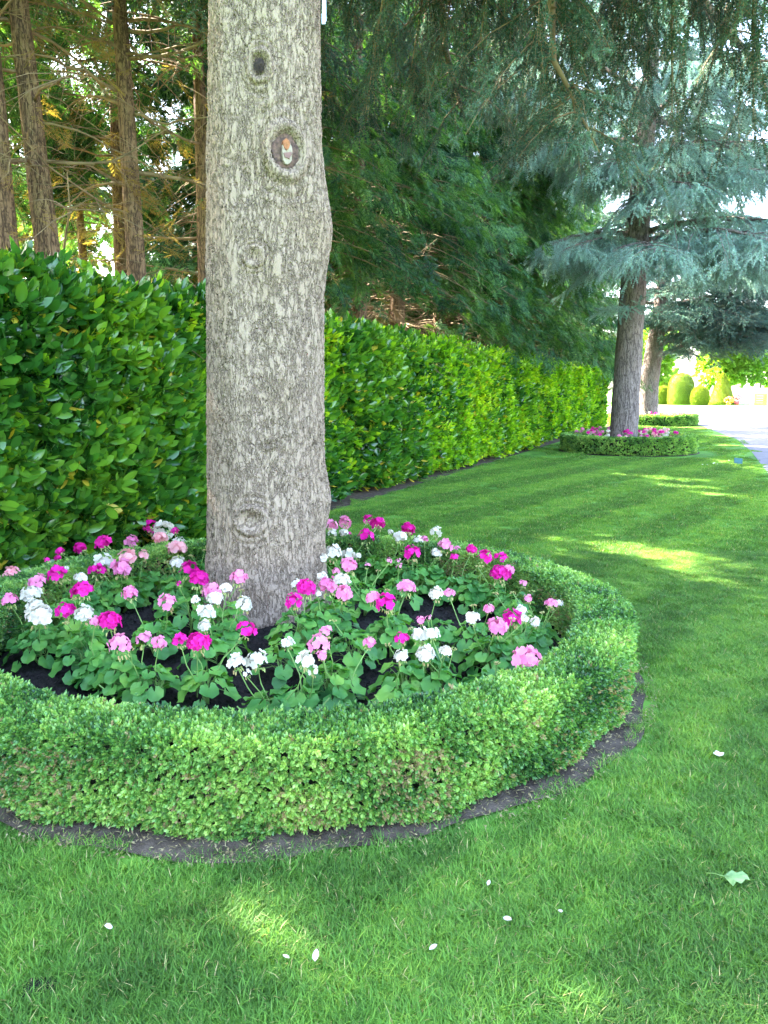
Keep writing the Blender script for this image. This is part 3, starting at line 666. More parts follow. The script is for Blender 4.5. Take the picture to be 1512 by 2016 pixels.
# long shoots standing out of the top near the camera
ns = 130; s4 = r.uniform(3.5, 15, ns); P4 = hface(s4, np.full(ns, HH)); P4[:, :2] -= Hn * r.uniform(0, .8, ns)[:, None]; P4[:, 2] += r.uniform(.02, .16, ns); D4 = np.c_[r.normal(size=(ns, 2)) * .35, np.ones(ns)]
P = np.r_[P, P2, P3, P4]; D = np.r_[D, D2, D3, D4]
rot = dir_euler(D, r.uniform(-pi, pi, len(P)))
ss = (P[:, :2] - hpt(H0)) @ Hd
lit_mask = r.random(len(P)) < np.clip(.14 + (ss - 8) * .09 + .35 * np.sin(ss * .9) * (ss > 9) + .25 * np.sin(ss * 2.3 + P[:, 2] * 2) + .12 * (P[:, 2] > 2.2), .04, .9)  # share of brighter leaves grows along the hedge, painting its sunlit stretch
scatter('foliage', P - hb, rot, r.uniform(.72, 1.25, len(P)), SRC['laurel'], hedge, idx=r.integers(0, 4, len(P)) + 4 * lit_mask)
# the nearest leaves one by one
lm = []
for k in range(5):
    V, Fs = leaf_verts(.155 + .01 * k, .060 + .003 * (k % 3), .25, .08 + .04 * k, 6); lm.append(mesh('leaf', V, Fs, M['laurel']))
cnt = 0
for k in range(60):
    s0 = r.uniform(4.6, 8.0) ; z0 = r.uniform(.25, 2.4); p = hface(np.array([s0]), np.array([z0]))[0] - hb; p[:2] += Hn * .05
    for j in range(5):
        a = j * 2.4 + r.uniform(-.3, .3); D_ = np.array([Hn[0] * .5, Hn[1] * .5, .15]) + np.array([Hd[0] * cos(a), Hd[1] * cos(a), sin(a)]) * .8
        e = dir_euler(D_[None], np.array([r.uniform(-.5, .5)]))[0]; e[0] = r.uniform(-.6, .6) - .5
        if cnt < 298: put('leaf', lm[(k + j) % 5], hedge, p, e, r.uniform(.8, 1.15)); cnt += 1
# wire fence glimpsed behind the hedge top
M['wire'] = simple('galvanised_wire', (.32, .33, .33), .5, (.2, .2, .2), 5, 0, 1, .5, .6)
fe = thing('wire_fence', 'thin grey wire mesh fence glimpsed behind the laurel hedge top', 'fence', (*(hpt(6) - Hn * 1.25), 0))
mb = MB(); fb = np.array(fe.location)
a0, a1 = hpt(5) - Hn * 1.25, hpt(24) - Hn * 1.25; LF = np.linalg.norm(a1 - a0)
for k in range(0, int(LF / .12)):
    p = a0 + Hd * k * .12; mb.tube([(p[0] - fb[0], p[1] - fb[1], 1.9), (p[0] - fb[0], p[1] - fb[1], 2.66)], .0022, 3)
put('upright_wires', mb.mesh('upright_wires', M['wire']), fe)
for z in (2.0, 2.2, 2.4, 2.6):
    mb = MB(); mb.tube([(*(a0 - fb[:2]), z), (*(a1 - fb[:2]), z)], .0028, 4); put('wire', mb.mesh('wire', M['wire']), fe)
for k in range(0, int(LF / 2.6) + 1):
    p = a0 + Hd * k * 2.6 - fb[:2]; mb = MB(); mb.tube([(p[0], p[1], -.02), (p[0], p[1], 2.68)], .02, 8); put('post', mb.mesh('post', M['wire']), fe)

# ------------------------------------------------------------------ round beds
SRC['box'] = [source('box_sprig', sprig_leaves('box_sprig', [M['box'], M['boxdry']], 20 + s, 12, .019, .0105, .030, 1.35, .1, .3, 3, (.01, .01, .02, .02, .45)[s])) for s in range(5)]
SRC['boxfar'] = [source('box_tuft', sprig_leaves('box_tuft', [M['box'], M['boxdry']], 40 + s, 9, .05, .026, .05, 1.2, .1, .3, 3, .02)) for s in range(3)]
def ring_hedge(bed, label, nden, srcs, seed, smin, smax):
    cx, cy, ro, ri, hh = bed; r = np.random.default_rng(seed)
    t = thing('box_hedge', label, 'hedge', (cx, cy, 0), 0, 'low clipped box hedges round the tree beds')
    # core
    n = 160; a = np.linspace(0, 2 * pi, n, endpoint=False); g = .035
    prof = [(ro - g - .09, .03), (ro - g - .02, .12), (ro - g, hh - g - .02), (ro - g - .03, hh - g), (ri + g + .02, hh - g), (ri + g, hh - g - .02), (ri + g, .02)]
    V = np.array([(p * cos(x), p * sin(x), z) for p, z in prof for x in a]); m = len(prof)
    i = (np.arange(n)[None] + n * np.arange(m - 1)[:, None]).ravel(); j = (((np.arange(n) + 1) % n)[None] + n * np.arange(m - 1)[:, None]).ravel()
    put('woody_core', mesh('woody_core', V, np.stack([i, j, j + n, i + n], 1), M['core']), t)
    Ps = []; Ds = []
    def wav(a, z): return .008 * np.sin(a * 9 + z * 4) + .006 * np.sin(a * 23 + 2 + z * 9) + .006 * np.sin(a * 5 + 1)
    k = int(nden * 2 * pi * ro * hh); a = r.uniform(0, 2 * pi, k); z = r.uniform(.0, hh, k)
    q = ro - .02 + wav(a, z) + r.normal(size=k) * .010 - .05 * np.exp(-z / .05) * (1 + .8 * np.sin(a * 17)); Ps.append(np.c_[q * np.cos(a), q * np.sin(a), np.maximum(z, .015 + .03 * (np.sin(a * 13) > .2))])
    Ds.append(np.c_[np.cos(a) + r.normal(size=k) * .55, np.sin(a) + r.normal(size=k) * .55, r.normal(size=k) * .5 + .25])
    k = int(nden * pi * (ro ** 2 - ri ** 2) * 1.1); a = r.uniform(0, 2 * pi, k); q = r.uniform(ri + .01, ro - .01, k) + wav(a, hh); edge = np.minimum(ro - q, q - ri)
    Ps.append(np.c_[q * np.cos(a), q * np.sin(a), hh - .02 + r.normal(size=k) * .008 + wav(a * 1.7, 0) * .6 - .015 * np.exp(-np.maximum(edge, 0) / .03)])
    Ds.append(np.c_[r.normal(size=(k, 2)) * .5, np.full(k, 1.)])
    k = int(nden * .8 * 2 * pi * ri * hh * .8); a = r.uniform(0, 2 * pi, k); z = r.uniform(.08, hh, k); q = ri + .015 + wav(a, z)
    Ps.append(np.c_[q * np.cos(a), q * np.sin(a), z]); Ds.append(np.c_[-np.cos(a) + r.normal(size=k) * .5, -np.sin(a) + r.normal(size=k) * .5, r.normal(size=k) * .5 + .2])
    P = np.concatenate(Ps); D = np.concatenate(Ds)
    idx = r.integers(0, len(srcs), len(P))
    if len(srcs) == 5:      # browned twigs gather in patches low on the outer face
        an = np.arctan2(P[:, 1], P[:, 0]); pb = .05 + .5 * np.clip(np.sin(an * 6 + P[:, 2] * 9) * np.sin(an * 15 + 1) - .25, 0, 1) + .25 * (np.sin(an * 9) > .8)
        idx = np.where(r.random(len(P)) < pb * (P[:, 2] < hh * .8) + .02, 4, r.integers(0, 4, len(P)))
    scatter('foliage', P, dir_euler(D, r.uniform(-pi, pi, len(P))), r.uniform(smin, smax, len(P)), srcs, t, idx=idx)
    return t
ring_hedge(BED[0], 'low clipped box hedge ringing the front flower bed and big trunk', 7800, SRC['box'], 31, .7, 1.1)
ring_hedge(BED[1], 'low dark box hedge ringing the second flower bed', 900, SRC['boxfar'], 32, .7, 1.0)
ring_hedge(BED[2], 'low dark box hedge ringing the third, farthest flower bed', 520, SRC['boxfar'], 33, .9, 1.3)
def soil_z(x, y, bed=0):
    cx, cy, ro, ri, hh = BED[bed]; q = np.hypot(x - cx, y - cy)
    z = .05 + (SOILZ - .05) * np.clip(1 - (q / ri) ** 2, 0, 1) ** .8
    if bed == 0: z = np.maximum(z, .05 + .14 * np.exp(-(np.hypot(x - TR1[0], y - TR1[1]) / .75) ** 2))
    return z
for bi, nm in enumerate(('front', 'second', 'third')):
    cx, cy, ro, ri, hh = BED[bi]; nr, na = (90, 220) if bi == 0 else (16, 60)
    q = np.linspace(0, ri + .12, nr); a = np.linspace(0, 2 * pi, na, endpoint=False); Q, A_ = np.meshgrid(q, a, indexing='ij')
    x = cx + Q * np.cos(A_); y = cy + Q * np.sin(A_); z = soil_z(x, y, bi)
    if bi == 0: z = z + (fbm(np.c_[x.ravel(), y.ravel(), 0 * x.ravel()], 22, 4, 3) * .012 + np.random.default_rng(3).normal(size=x.size) * .0045).reshape(x.shape)
    V = np.stack([x, y, z], -1).reshape(-1, 3); i = (np.arange(na)[None] + na * np.arange(nr - 1)[:, None]).ravel(); j = (((np.arange(na) + 1) % na)[None] + na * np.arange(nr - 1)[:, None]).ravel()
    tag(put('bed_soil', mesh('bed_soil', V, np.stack([i, i + na, j + na, j], 1), M['soil'])), kind='structure')
    # bare earth margin outside the hedge
    mg = .09; q = np.array([ro - .3, ro, ro + mg * .5, ro + mg]); a = np.linspace(0, 2 * pi, 180, endpoint=False); Q, A_ = np.meshgrid(q, a, indexing='ij')
    wob = (1 + .012 * np.sin(A_ * 7) + .008 * np.sin(A_ * 19)) if bi == 0 else 1
    V = np.stack([cx + Q * wob * np.cos(A_), cy + Q * wob * np.sin(A_), .009 + 0 * Q + (.006 * np.sin(A_ * 31) * np.sin(Q * 40) + .006) * (bi == 0)], -1).reshape(-1, 3)
    i = (np.arange(180)[None] + 180 * np.arange(3)[:, None]).ravel(); j = (((np.arange(180) + 1) % 180)[None] + 180 * np.arange(3)[:, None]).ravel()
    tag(put('bare_earth', mesh('bare_earth', V, np.stack([i, i + 180, j + 180, j], 1), M['dry_soil'])), kind='structure')
# litter of clipped leaves on the bare earth, and crumbs on the dark soil
M['litter'] = leafmat('clipped_leaf_litter', [(.10, .10, .04), (.24, .18, .09), (.42, .35, .20)], .1, .8, .2, 30)
V, Fs = leaf_verts(.018, .008, .2, .3, 2); SRC['litter'] = [source('litter_leaf', mesh('litter_leaf', V, Fs, M['litter']))]
V, Fs = leaf_verts(.030, .003, .2, .2, 2); SRC['litter'].append(source('litter_twig', mesh('litter_twig', V, Fs, M['litter'])))
mb = MB(); V = [Vector(v) for v in ((1,0,0),(-1,0,0),(0,1,0),(0,-1,0),(0,0,.8),(0,0,-.8))]
mb.add([v * .011 for v in V], [(0,2,4),(2,1,4),(1,3,4),(3,0,4),(2,0,5),(1,2,5),(3,1,5),(0,3,5)]); SRC['crumb'] = [source('soil_crumb', mb.mesh('soil_crumb', M['soil'], False))]
r = np.random.default_rng(77); n = 4600; a = r.uniform(-3.4, .6, n); q = BED[0][2] + r.uniform(-.10, .13, n)
P = np.c_[BED[0][0] + q * np.cos(a), BED[0][1] + q * np.sin(a), np.full(n, .020)]
tag(scatter('leaf_litter', P, np.c_[r.uniform(-.4, .4, (n, 2)), r.uniform(0, 6.28, n)], r.uniform(.5, 1.3, n), SRC['litter']), 'pale clipped leaves scattered on the bare earth below the front box hedge', None, None, 'stuff')
n = 5200; a = r.uniform(0, 6.28, n); q = 1.72 * np.sqrt(r.random(n)); x = BED[0][0] + q * np.cos(a); y = BED[0][1] + q * np.sin(a)
tag(scatter('soil_crumbs', np.c_[x, y, soil_z(x, y) + .003], r.uniform(0, 6, (n, 3)), r.uniform(.3, 1.5, n) ** 1.5, SRC['crumb']), 'dark crumbs of soil covering the front flower bed', None, None, 'stuff')

# ------------------------------------------------------------------ geraniums
def ger_leaf(name, seed, big=1.0):
    r = np.random.default_rng(seed); n = 16; V = [(0, 0, 0)]; R0 = .045 * big
    lob = r.uniform(0, 6.28)
    for k, s in enumerate((.55, 1.0)):
        for i in range(n):
            t = -pi + .22 + (2 * pi - .44) * i / (n - 1)
            q = R0 * s * (1 + .05 * cos(i * pi) * (k == 1) + .035 * sin(5 * t + lob) * k)
            V.append((q * cos(t) + R0 * .25 * s, q * sin(t), R0 * (.16 * s + .16 * sin(4 * t + lob) * s * s * k - .05 * (k == 0))))
    Fs = [(0, 1 + i, 2 + i) for i in range(n - 1)] + [(1 + i, 1 + n + i, 2 + n + i, 2 + i) for i in range(n - 1)]
    return mesh(name, V, Fs, M['ger_leaf'])
GL = [ger_leaf('leaf', s) for s in range(5)]
def head_mesh(name, col, seed, nf=17, buds=True):
    r = np.random.default_rng(seed); mb = MB(); Rh = .036
    for k in range(nf):
        z = 1 - 1.0 * (k + .5) / nf; a = k * 2.399 + r.uniform(-.2, .2); s = math.sqrt(max(0, 1 - z * z)); d = Vector((s * cos(a), s * sin(a), z * .72)) ; d.normalize()
        c = d * Rh * r.uniform(.62, 1.22); q = d.to_track_quat('Z', 'Y'); sp = r.uniform(0, 6.28); fr = .0175 * r.uniform(.7, 1.2)
        for p in range(5):
            t = sp + p * 2 * pi / 5; wv = fr * .56
            e = Vector((cos(t), sin(t), 0)); g = Vector((-sin(t), cos(t), 0)); up = r.uniform(.05, .45)
            L_ = [Vector((0, 0, 0)), e * fr * .6 + g * wv + Vector((0, 0, fr * .25 * up)), e * fr * 1.1 + g * wv * .55 + Vector((0, 0, fr * up)), e * fr * 1.1 - g * wv * .55 + Vector((0, 0, fr * up * .8)), e * fr * .6 - g * wv + Vector((0, 0, fr * .25 * up))]
            mb.add([c + q @ v for v in L_], [(0, 4, 3, 2, 1)], 0)
    if buds:
        for k in range(9):
            a = r.uniform(0, 6.28); b = Vector((cos(a) * .020, sin(a) * .020, -.018 - r.uniform(0, .022))); mb.tube([b, b + Vector((cos(a) * .004, sin(a) * .004, -.012)) ], [.0035, .002], 4, 2)
            mb.tube([Vector((0, 0, -.03)), b], [.0012, .0012], 3, 1, False)
    return mb.mesh(name, [M[col], M['ger_stem'], M['bud']], False)
HEADM = {c: [head_mesh('flower_head', c, 50 + s + 10 * i, nf) for s, nf in enumerate((9, 13, 17, 20))] for i, c in enumerate(('magenta', 'pink', 'salmon', 'white'))}
SMALLH = {c: head_mesh('flower_head', c, 90 + i, 5) for i, c in enumerate(('magenta', 'pink', 'salmon', 'white'))}
z5 = [(703,138,'M',70),(765,155,'W',100),(815,157,'M',40),(482,215,'M',80),(610,208,'P',75),(745,192,'S',65),(835,213,'W',60),(820,243,'S',90),(375,238,'M',60),(280,252,'M',45),(270,283,'M',35),(220,290,'M',30),(480,308,'W',95),(595,285,'S',90),(665,272,'S',60),(565,335,'P',100),(825,308,'W',70),(50,367,'S',90),(178,398,'P',95),(265,362,'M',90),(375,378,'W',65),(453,343,'M',80),(305,333,'W',35),(388,435,'M',100),(45,482,'P',75),(145,455,'W',95),(165,510,'W',80),(180,555,'W',125),(303,533,'M',95),(390,545,'W',90),(440,580,'P',60),(510,582,'M',110),(605,450,'P',75),(778,487,'P',95),(880,345,'M',95),(925,385,'M',100),(830,402,'M',30),(1110,378,'P',85),(985,440,'P',90),(1050,425,'W',60),(998,475,'W',80),(910,477,'W',45),(1135,500,'W',80),(957,537,'W',90),(950,598,'W',60),(1147,617,'M',95),(560,688,'P',120),(670,660,'P',85),(738,680,'P',75),(838,668,'M',75),(920,680,'M',110),(1100,770,'W',90),(1195,760,'W',110),(1150,820,'W',40)]
z6 = [(150,120,'W',30),(192,117,'P',55),(250,103,'P',55),(200,150,'W',40),(245,148,'W',40),(267,153,'M',25),(345,92,'M',45),(388,110,'M',60),(338,165,'M',70),(512,133,'M',60),(438,143,'W',25),(478,167,'W',60),(553,185,'W',55),(580,172,'P',30),(627,145,'W',55),(665,203,'P',65),(715,213,'P',30),(773,218,'M',48),(630,232,'W',50),(703,248,'M',40),(528,235,'M',75),(828,248,'M',65),(895,255,'M',65),(888,320,'M',85),(925,300,'P',50),(987,355,'P',38),(1007,420,'P',40),(1103,440,'P',50),(1135,438,'W',35),(200,230,'W',70),(265,240,'W',65),(160,250,'W',40),(305,242,'W',30),(268,287,'P',75),(215,305,'P',35),(343,280,'P',25),(433,262,'P',25),(470,262,'P',22),(476,285,'P',25),(155,328,'W',45),(237,345,'W',70),(180,370,'P',85),(90,378,'M',85),(245,397,'P',75),(38,433,'M',75),(48,360,'W',50),(140,400,'W',35),(365,415,'P',60),(422,442,'M',90),(505,375,'P',78),(627,400,'W',60),(682,400,'P',48),(563,510,'P',40),(595,497,'P',25),(775,500,'W',65),(845,462,'P',45),(942,505,'M',88),(980,470,'W',50),(878,535,'P',85),(993,500,'W',40),(1035,515,'W',45),(997,672,'P',118),(170,557,'P',65),(145,610,'P',100),(155,655,'P',50),(90,675,'W',85),(120,715,'W',45),(350,603,'P',58),(485,587,'M',65),(560,575,'W',85),(610,565,'W',65),(583,650,'W',80),(665,637,'W',55),(485,660,'W',65),(12,605,'W',60)]
COL = {'M': 'magenta', 'P': 'pink', 'S': 'salmon', 'W': 'white'}
heads = [(x / 2.3625, 980 + y / 2.3625, COL[c], s / 2.3625) for x, y, c, s in z5] + [(560 + x / 2.1, 980 + y / 2.1, COL[c], s / 2.1) for x, y, c, s in z6]
H3 = []
cx, cy = BED[0][:2]
for px, py, c, s in heads:
    zt = .44
    for _ in range(3):
        p = at(px, py, zt); q = math.hypot(p.x - cx, p.y - cy)
        sx = cx + (p.x - cx) * min(1, 1.5 / max(q, 1e-3)); sy = cy + (p.y - cy) * min(1, 1.5 / max(q, 1e-3))
        zt = float(soil_z(sx, sy)) + .33 + .03 * math.sin(px * 1.7)
    H3.append((p, c, s * p.y / F))
used = [False] * len(H3); plants = []
for i, (p, c, s) in enumerate(H3):
    if used[i]: continue
    grp = [i]; used[i] = True
    for j in range(i + 1, len(H3)):
        if not used[j] and H3[j][1] == c and (H3[j][0] - p).length < .32 and len(grp) < 4: grp.append(j); used[j] = True
    plants.append((c, grp))
info = []
for c, grp in plants:
    m = sum((H3[g][0] for g in grp), Vector()) / len(grp); bx, by = m.x + RND.uniform(-.03, .03), m.y + .04
    q = math.hypot(bx - cx, by - cy)
    if q > 1.46: bx, by = cx + (bx - cx) * 1.46 / q, cy + (by - cy) * 1.46 / q
    q = math.hypot(bx - TR1[0], by - TR1[1])
    if q < .58: bx, by = TR1[0] + (bx - TR1[0]) * .58 / q, TR1[1] + (by - TR1[1]) * .58 / q
    info.append([bx, by, c, grp])
# extra leafy plants without open heads fill the gaps seen in the bed
for px, py in ((650, 1385), (250, 1375), (170, 1330), (690, 1330), (760, 1290), (560, 1350), (930, 1200), (1010, 1260)):
    p = at(px, py, .12); info.append([p.x, p.y, 'leafy', []])
def band(x, y):
    if y < cy - .72: return 'near the front hedge'
    if y < cy + .15: return 'in the middle of the bed'
    return 'left of the big trunk' if x < TR1[0] and y < TR1[1] + .9 else ('behind the big trunk on its left' if x < TR1[0] else ('right of the big trunk' if y < 5.3 else 'at the back right of the bed'))
ORD = ['first', 'second', 'third', 'fourth', 'fifth', 'sixth', 'seventh', 'eighth', 'ninth', 'tenth', 'eleventh']
CN = {'magenta': 'magenta', 'pink': 'pink', 'salmon': 'pale salmon-pink', 'white': 'white', 'leafy': 'flowerless leafy'}
groups = {}
for k, it in enumerate(info): groups.setdefault((band(it[0], it[1]), it[2]), []).append(k)
labels = {}
for (bn, c), ks in groups.items():
    ks.sort(key=lambda k: info[k][0] / info[k][1])
    for n_, k in enumerate(ks):
        labels[k] = f"{CN[c]} geranium {bn}, {ORD[n_]} {CN[c].split()[-1]} one from the left"
        if len(ks) == 1: labels[k] = f"only {CN[c]} geranium {bn}"
def stem_path(a, b, bend):
    a = Vector(a); b = Vector(b); m = (a + b) / 2 + Vector(bend); return [a, a.lerp(m, .6) , m, m.lerp(b, .6), b]
r = np.random.default_rng(90)
for k, (bx, by, c, grp) in enumerate(info):
    bz = float(soil_z(bx, by)); t = thing('geranium', labels[k], 'geranium', (bx, by, bz), 0, 'geraniums in the front round bed')
    mb = MB(); nl = int(r.integers(18, 26)); sc = r.uniform(.8, 1.05)
    crowns = [Vector((r.normal() * .03, r.normal() * .03, .04)) for _ in range(3)]
    for q in range(3): mb.tube([(0, 0, -.01), tuple(crowns[q]), (crowns[q].x * 2, crowns[q].y * 2, .13)], [.006, .005, .0035], 5)
    for l in range(nl):
        u = (l + .5) / nl; a = l * 2.399 + r.uniform(-.3, .3); rad = (.035 + .12 * u ** .8) * sc; z = (.215 - .16 * u ** 1.3) * sc + r.uniform(-.02, .02)
        if by < cy - .72: z *= .85
        p = Vector((rad * cos(a), rad * sin(a), max(z, .03))); tilt = .25 + .75 * u + r.uniform(-.2, .2)
        put('leaf', GL[int(r.integers(5))], t, p, (r.uniform(-.25, .25), tilt, a), r.uniform(.65, 1.15))
        mb.tube(stem_path((crowns[l % 3].x, crowns[l % 3].y, .05 + .05 * (1 - u)), p, (0, 0, .02)), [.0018] * 5, 3, 0, False)
    put('stems', mb.mesh('stems', M['ger_stem']), t)
    for g in grp:
        p, cc, s = H3[g]; hp = p - Vector((bx, by, bz)); small = s < .045
        me = SMALLH[cc] if small else HEADM[cc][int(r.integers(4))]
        d = Vector((hp.x, hp.y, max(hp.z, .1) * 2.2)).normalized(); e = d.to_track_quat('Z', 'Y').to_euler()
        sch = s / (.086 if not small else .072)
        ho = put('flower_head', me, t, hp, (e.x + r.uniform(-.15, .15), e.y + r.uniform(-.15, .15), r.uniform(0, 6.28) * 0 + e.z), sch)
        m2 = MB(); m2.tube(stem_path((r.normal() * .02, r.normal() * .02, .05), hp - d * .02, (r.normal() * .015, r.normal() * .015, .03)), [.0032, .003, .0028, .0026, .0024], 5, 0, False)
        put('flower_stalk', m2.mesh('flower_stalk', M['ger_stem']), t)
    if r.random() < .55:   # a stalk of unopened buds
        hp = Vector((r.uniform(-.12, .12), r.uniform(-.12, .12), r.uniform(.26, .34))); m2 = MB(); m2.tube(stem_path((0, 0, .05), hp, (.02, 0, .02)), [.0026] * 5, 4, 0, False)
        for b in range(11):
            v = Vector(r.normal(size=3)); v.normalize(); q = hp + Vector((v.x, v.y, abs(v.z) * .7 - .2)) * .014; m2.tube([q, q + Vector((v.x * .006, v.y * .006, .005))], [.0036, .002], 4, 1)
        put('bud_stalk', m2.mesh('bud_stalk', [M['ger_stem'], M['bud']]), t)
# far beds: small geraniums
cl_me = []
for s in range(3):
    r = np.random.default_rng(500 + s); mb = MB(); V, Fs = [], []
    for l in range(26):
        a = l * 2.4; u = (l + .5) / 26; rad = .03 + .15 * u; z = .20 - .14 * u; e = Matrix.Rotation(a, 3, 'Z') @ Matrix.Rotation(.4 + .7 * u, 3, 'Y')
        q = [Vector((.045 * cos(t), .045 * sin(t), .006 * sin(3 * t))) for t in np.linspace(0, 2 * pi, 7, endpoint=False)]
        mb.add([e @ v + Vector((rad * cos(a), rad * sin(a), z)) for v in q], [tuple(range(7))])
    cl_me.append(mb.mesh('leaves', M['ger_leaf']))
for bi, nm, npl in ((1, 'second', 46), (2, 'third', 40)):
    bx0, by0, ro, ri, hh = BED[bi]; r = np.random.default_rng(600 + bi); n = 0
    for k in range(npl):
        a = k * 2.399 + r.uniform(-.2, .2); q = (ri - .18) * math.sqrt((k + .7) / npl); x, y = bx0 + q * cos(a), by0 + q * sin(a)
        tx, ty = ((X2, Y2), (X3, Y3))[bi - 1]
        if math.hypot(x - tx, y - ty) < .6: continue
        c = ['white', 'pink', 'magenta', 'white', 'pink', 'magenta', 'salmon'][int(r.integers(7))]
        t = thing('geranium', f"small {CN[c]} geranium among others in the {nm} round bed", 'geranium', (x, y, float(soil_z(x, y, bi))), r.uniform(0, 6), f"{CN[c]} geraniums in the {nm} round bed")
        put('leaves', cl_me[k % 3], t, None, None, 1.15)
        for h in range(int(r.integers(2, 4))):
            hp = Vector((r.uniform(-.12, .12), r.uniform(-.12, .12), hh + r.uniform(-.02, .17) - float(soil_z(x, y, bi))))
            put('flower_head', HEADM[c][h % 3], t, hp, (r.uniform(-.3, .3), r.uniform(-.3, .3), 0), 1.25 if bi == 1 else 1.1)
            m2 = MB(); m2.tube([(0, 0, .03), tuple(hp)], [.004, .003], 4); put('flower_stalk', m2.mesh('flower_stalk', M['ger_stem']), t)

# ------------------------------------------------------------------ grass
def patch_mesh(name, seed, size, n, h, wd, lean):
    r = np.random.default_rng(seed); x = r.uniform(-size / 2, size / 2, (n, 2)) ; a = r.uniform(0, 2 * pi, n); hh = h * r.uniform(.45, 1.15, n); ww = wd * r.uniform(.7, 1.2, n)
    ln = lean * r.uniform(.2, 1.6, n); s = np.stack([-np.sin(a), np.cos(a)], 1) * ww[:, None] * .5; d = np.stack([np.cos(a), np.sin(a)], 1) * (ln * hh)[:, None]
    z0 = np.full((n, 1), -.004)
    v = np.stack([np.c_[x - s, z0], np.c_[x + s, z0], np.c_[x + s * .75 + d * .4, hh[:, None] * .6], np.c_[x - s * .75 + d * .4, hh[:, None] * .6], np.c_[x + d, hh[:, None]]], 1).reshape(-1, 3)
    b = np.arange(n) * 5; F4 = np.stack([b, b + 1, b + 2, b + 3], 1); F3 = np.stack([b + 3, b + 2, b + 4], 1)
    me = mesh(name, v, [tuple(f) for f in F4] + [tuple(f) for f in F3], M['blade'], True); return me
SRC['g1'] = [source('grass_patch', patch_mesh('grass_patch', s, .20, 620, .026, .0031, 1.35)) for s in range(4)]
SRC['g2'] = [source('grass_patch', patch_mesh('grass_patch', 10 + s, .40, 900, .020, .005, .9)) for s in range(3)]
SRC['g3'] = [source('grass_patch', patch_mesh('grass_patch', 20 + s, 1.0, 1300, .016, .013, .8)) for s in range(3)]
lawn_poly = [(-12, -8)] + EDGE[:-1] + [(-12, 45.6)]
def lawn_pts(y0, y1, step, jit, seed, margin):
    r = np.random.default_rng(seed); ys = np.arange(y0, y1, step); xs = np.arange(-12, 16, step); X, Y = np.meshgrid(xs, ys); P = np.c_[X.ravel(), Y.ravel()] + r.uniform(-jit, jit, (X.size, 2))
    ok = poly_in(P, lawn_poly) & poly_in(P + [margin * .9, 0], lawn_poly) & poly_in(P + [0, margin * .9], lawn_poly) & (P[:, 0] > HX0 + HS * P[:, 1] + .10 / Hd[1] + margin * .5)
    ok &= (np.abs(P[:, 0]) < .5 * P[:, 1] * 1.12 + 1.0)          # no wider than a little beyond the view
    for cx_, cy_, ro, ri, hh in BED: ok &= np.hypot(P[:, 0] - cx_, P[:, 1] - cy_) > ro + .08 + margin * (.30)
    return P[ok], r
holes = [at(72, 1945), at(1160, 1018)]
def grass(name, y0, y1, step, src, size, seed):
    P, r = lawn_pts(y0, y1, step, step * .5, seed, size * .5); ok = np.ones(len(P), bool)
    if size < .3:
        h = holes[0]; ok = np.hypot((P[:, 0] - h.x), P[:, 1] - h.y) > .075
    P = P[ok]; n = len(P)
    return P, np.c_[r.normal(size=(n, 2)) * .05, r.uniform(0, 6.28, n)], r.uniform(.8, 1.2, n)
for nm, y0, y1, st, sc_, sz, seed in (('grass', .9, 7.5, .10, 'g1', .20, 1), ('grass', 7.3, 18.5, .24, 'g2', .40, 2), ('grass', 18.2, 45.4, .62, 'g3', 1.0, 3)):
    P, ro_, s_ = grass(nm, y0, y1, st, sc_, sz, seed)
    lb = {'g1': 'short green lawn grass in the foreground around the front bed', 'g2': 'mown lawn grass beyond the front bed', 'g3': 'far mown lawn grass around the second and third beds'}[sc_]
    tag(scatter(nm, np.c_[P, np.zeros(len(P))], ro_, s_, SRC[sc_]), lb, None, None, 'stuff')
# bare scuffs in the lawn
for h, s, nm in ((holes[0], .05, 'soil_patch'), (holes[1], .17, 'soil_patch')):
    a = np.linspace(0, 2 * pi, 14, endpoint=False); rr = s * np.random.default_rng(5).uniform(.6, 1.1, 14)
    V = [(h.x, h.y, .016)] + [(h.x + q * cos(t) * 1.1, h.y + q * sin(t) * .9, .008) for q, t in zip(rr, a)]
    tag(put(nm, mesh(nm, V, [(0, 1 + i, 1 + (i + 1) % 14) for i in range(14)], M['soil'])), kind='structure')

# ------------------------------------------------------------------ petals and the fallen leaf on the lawn
def petal_mesh(L, W, lobes=0, seed=0):
    V, Fs = leaf_verts(L, W, .35, -.25, 5); return V, Fs
M['pale_petal'] = leafmat('fallen_petal', [(.50, .40, .42), (.60, .56, .55)], .2, .6, .2)
for px, py, L, lab in ((990, 1806, .036, 'single white petal on the grass, nearest the middle of the lawn front'), (620, 1893, .040, 'upright white petal in the yellowish grass below the hedge'),
                       (222, 1825, .036, 'white petal on the grass toward the lower left'), (570, 1886, .026, 'small pinkish petal left of the upright petal'), (845, 1870, .034, 'crumpled pale petal between two white petals in the lower grass'),
                       (1102, 1790, .026, 'small faded pink petal right of the white petal'), (960, 1743, .024, 'small cream petal just above the single white petal'), (1110, 1612, .024, 'tiny pink-white petal at the grass edge below the bare earth')):
    p = at(px, py, .035); V, Fs = petal_mesh(L * .8, L * .5)
    tag(put('petal', mesh('petal', V, Fs, M['pale_petal']), None, p, (RND.uniform(-.6, .2), RND.uniform(-.5, .1), RND.uniform(0, 6))), lab, 'petal', 'fallen petals on the lawn')
ff = thing('fallen_flower', 'white fallen flower with several petals on the grass right of the bed', 'flower', at(1415, 1489, .04))
V, Fs = petal_mesh(.028, .024); pm = mesh('petal', V, Fs, M['white'])
for k in range(4): put('petal', pm, ff, (0, 0, 0), (0, -.3, k * 1.45 + .2))
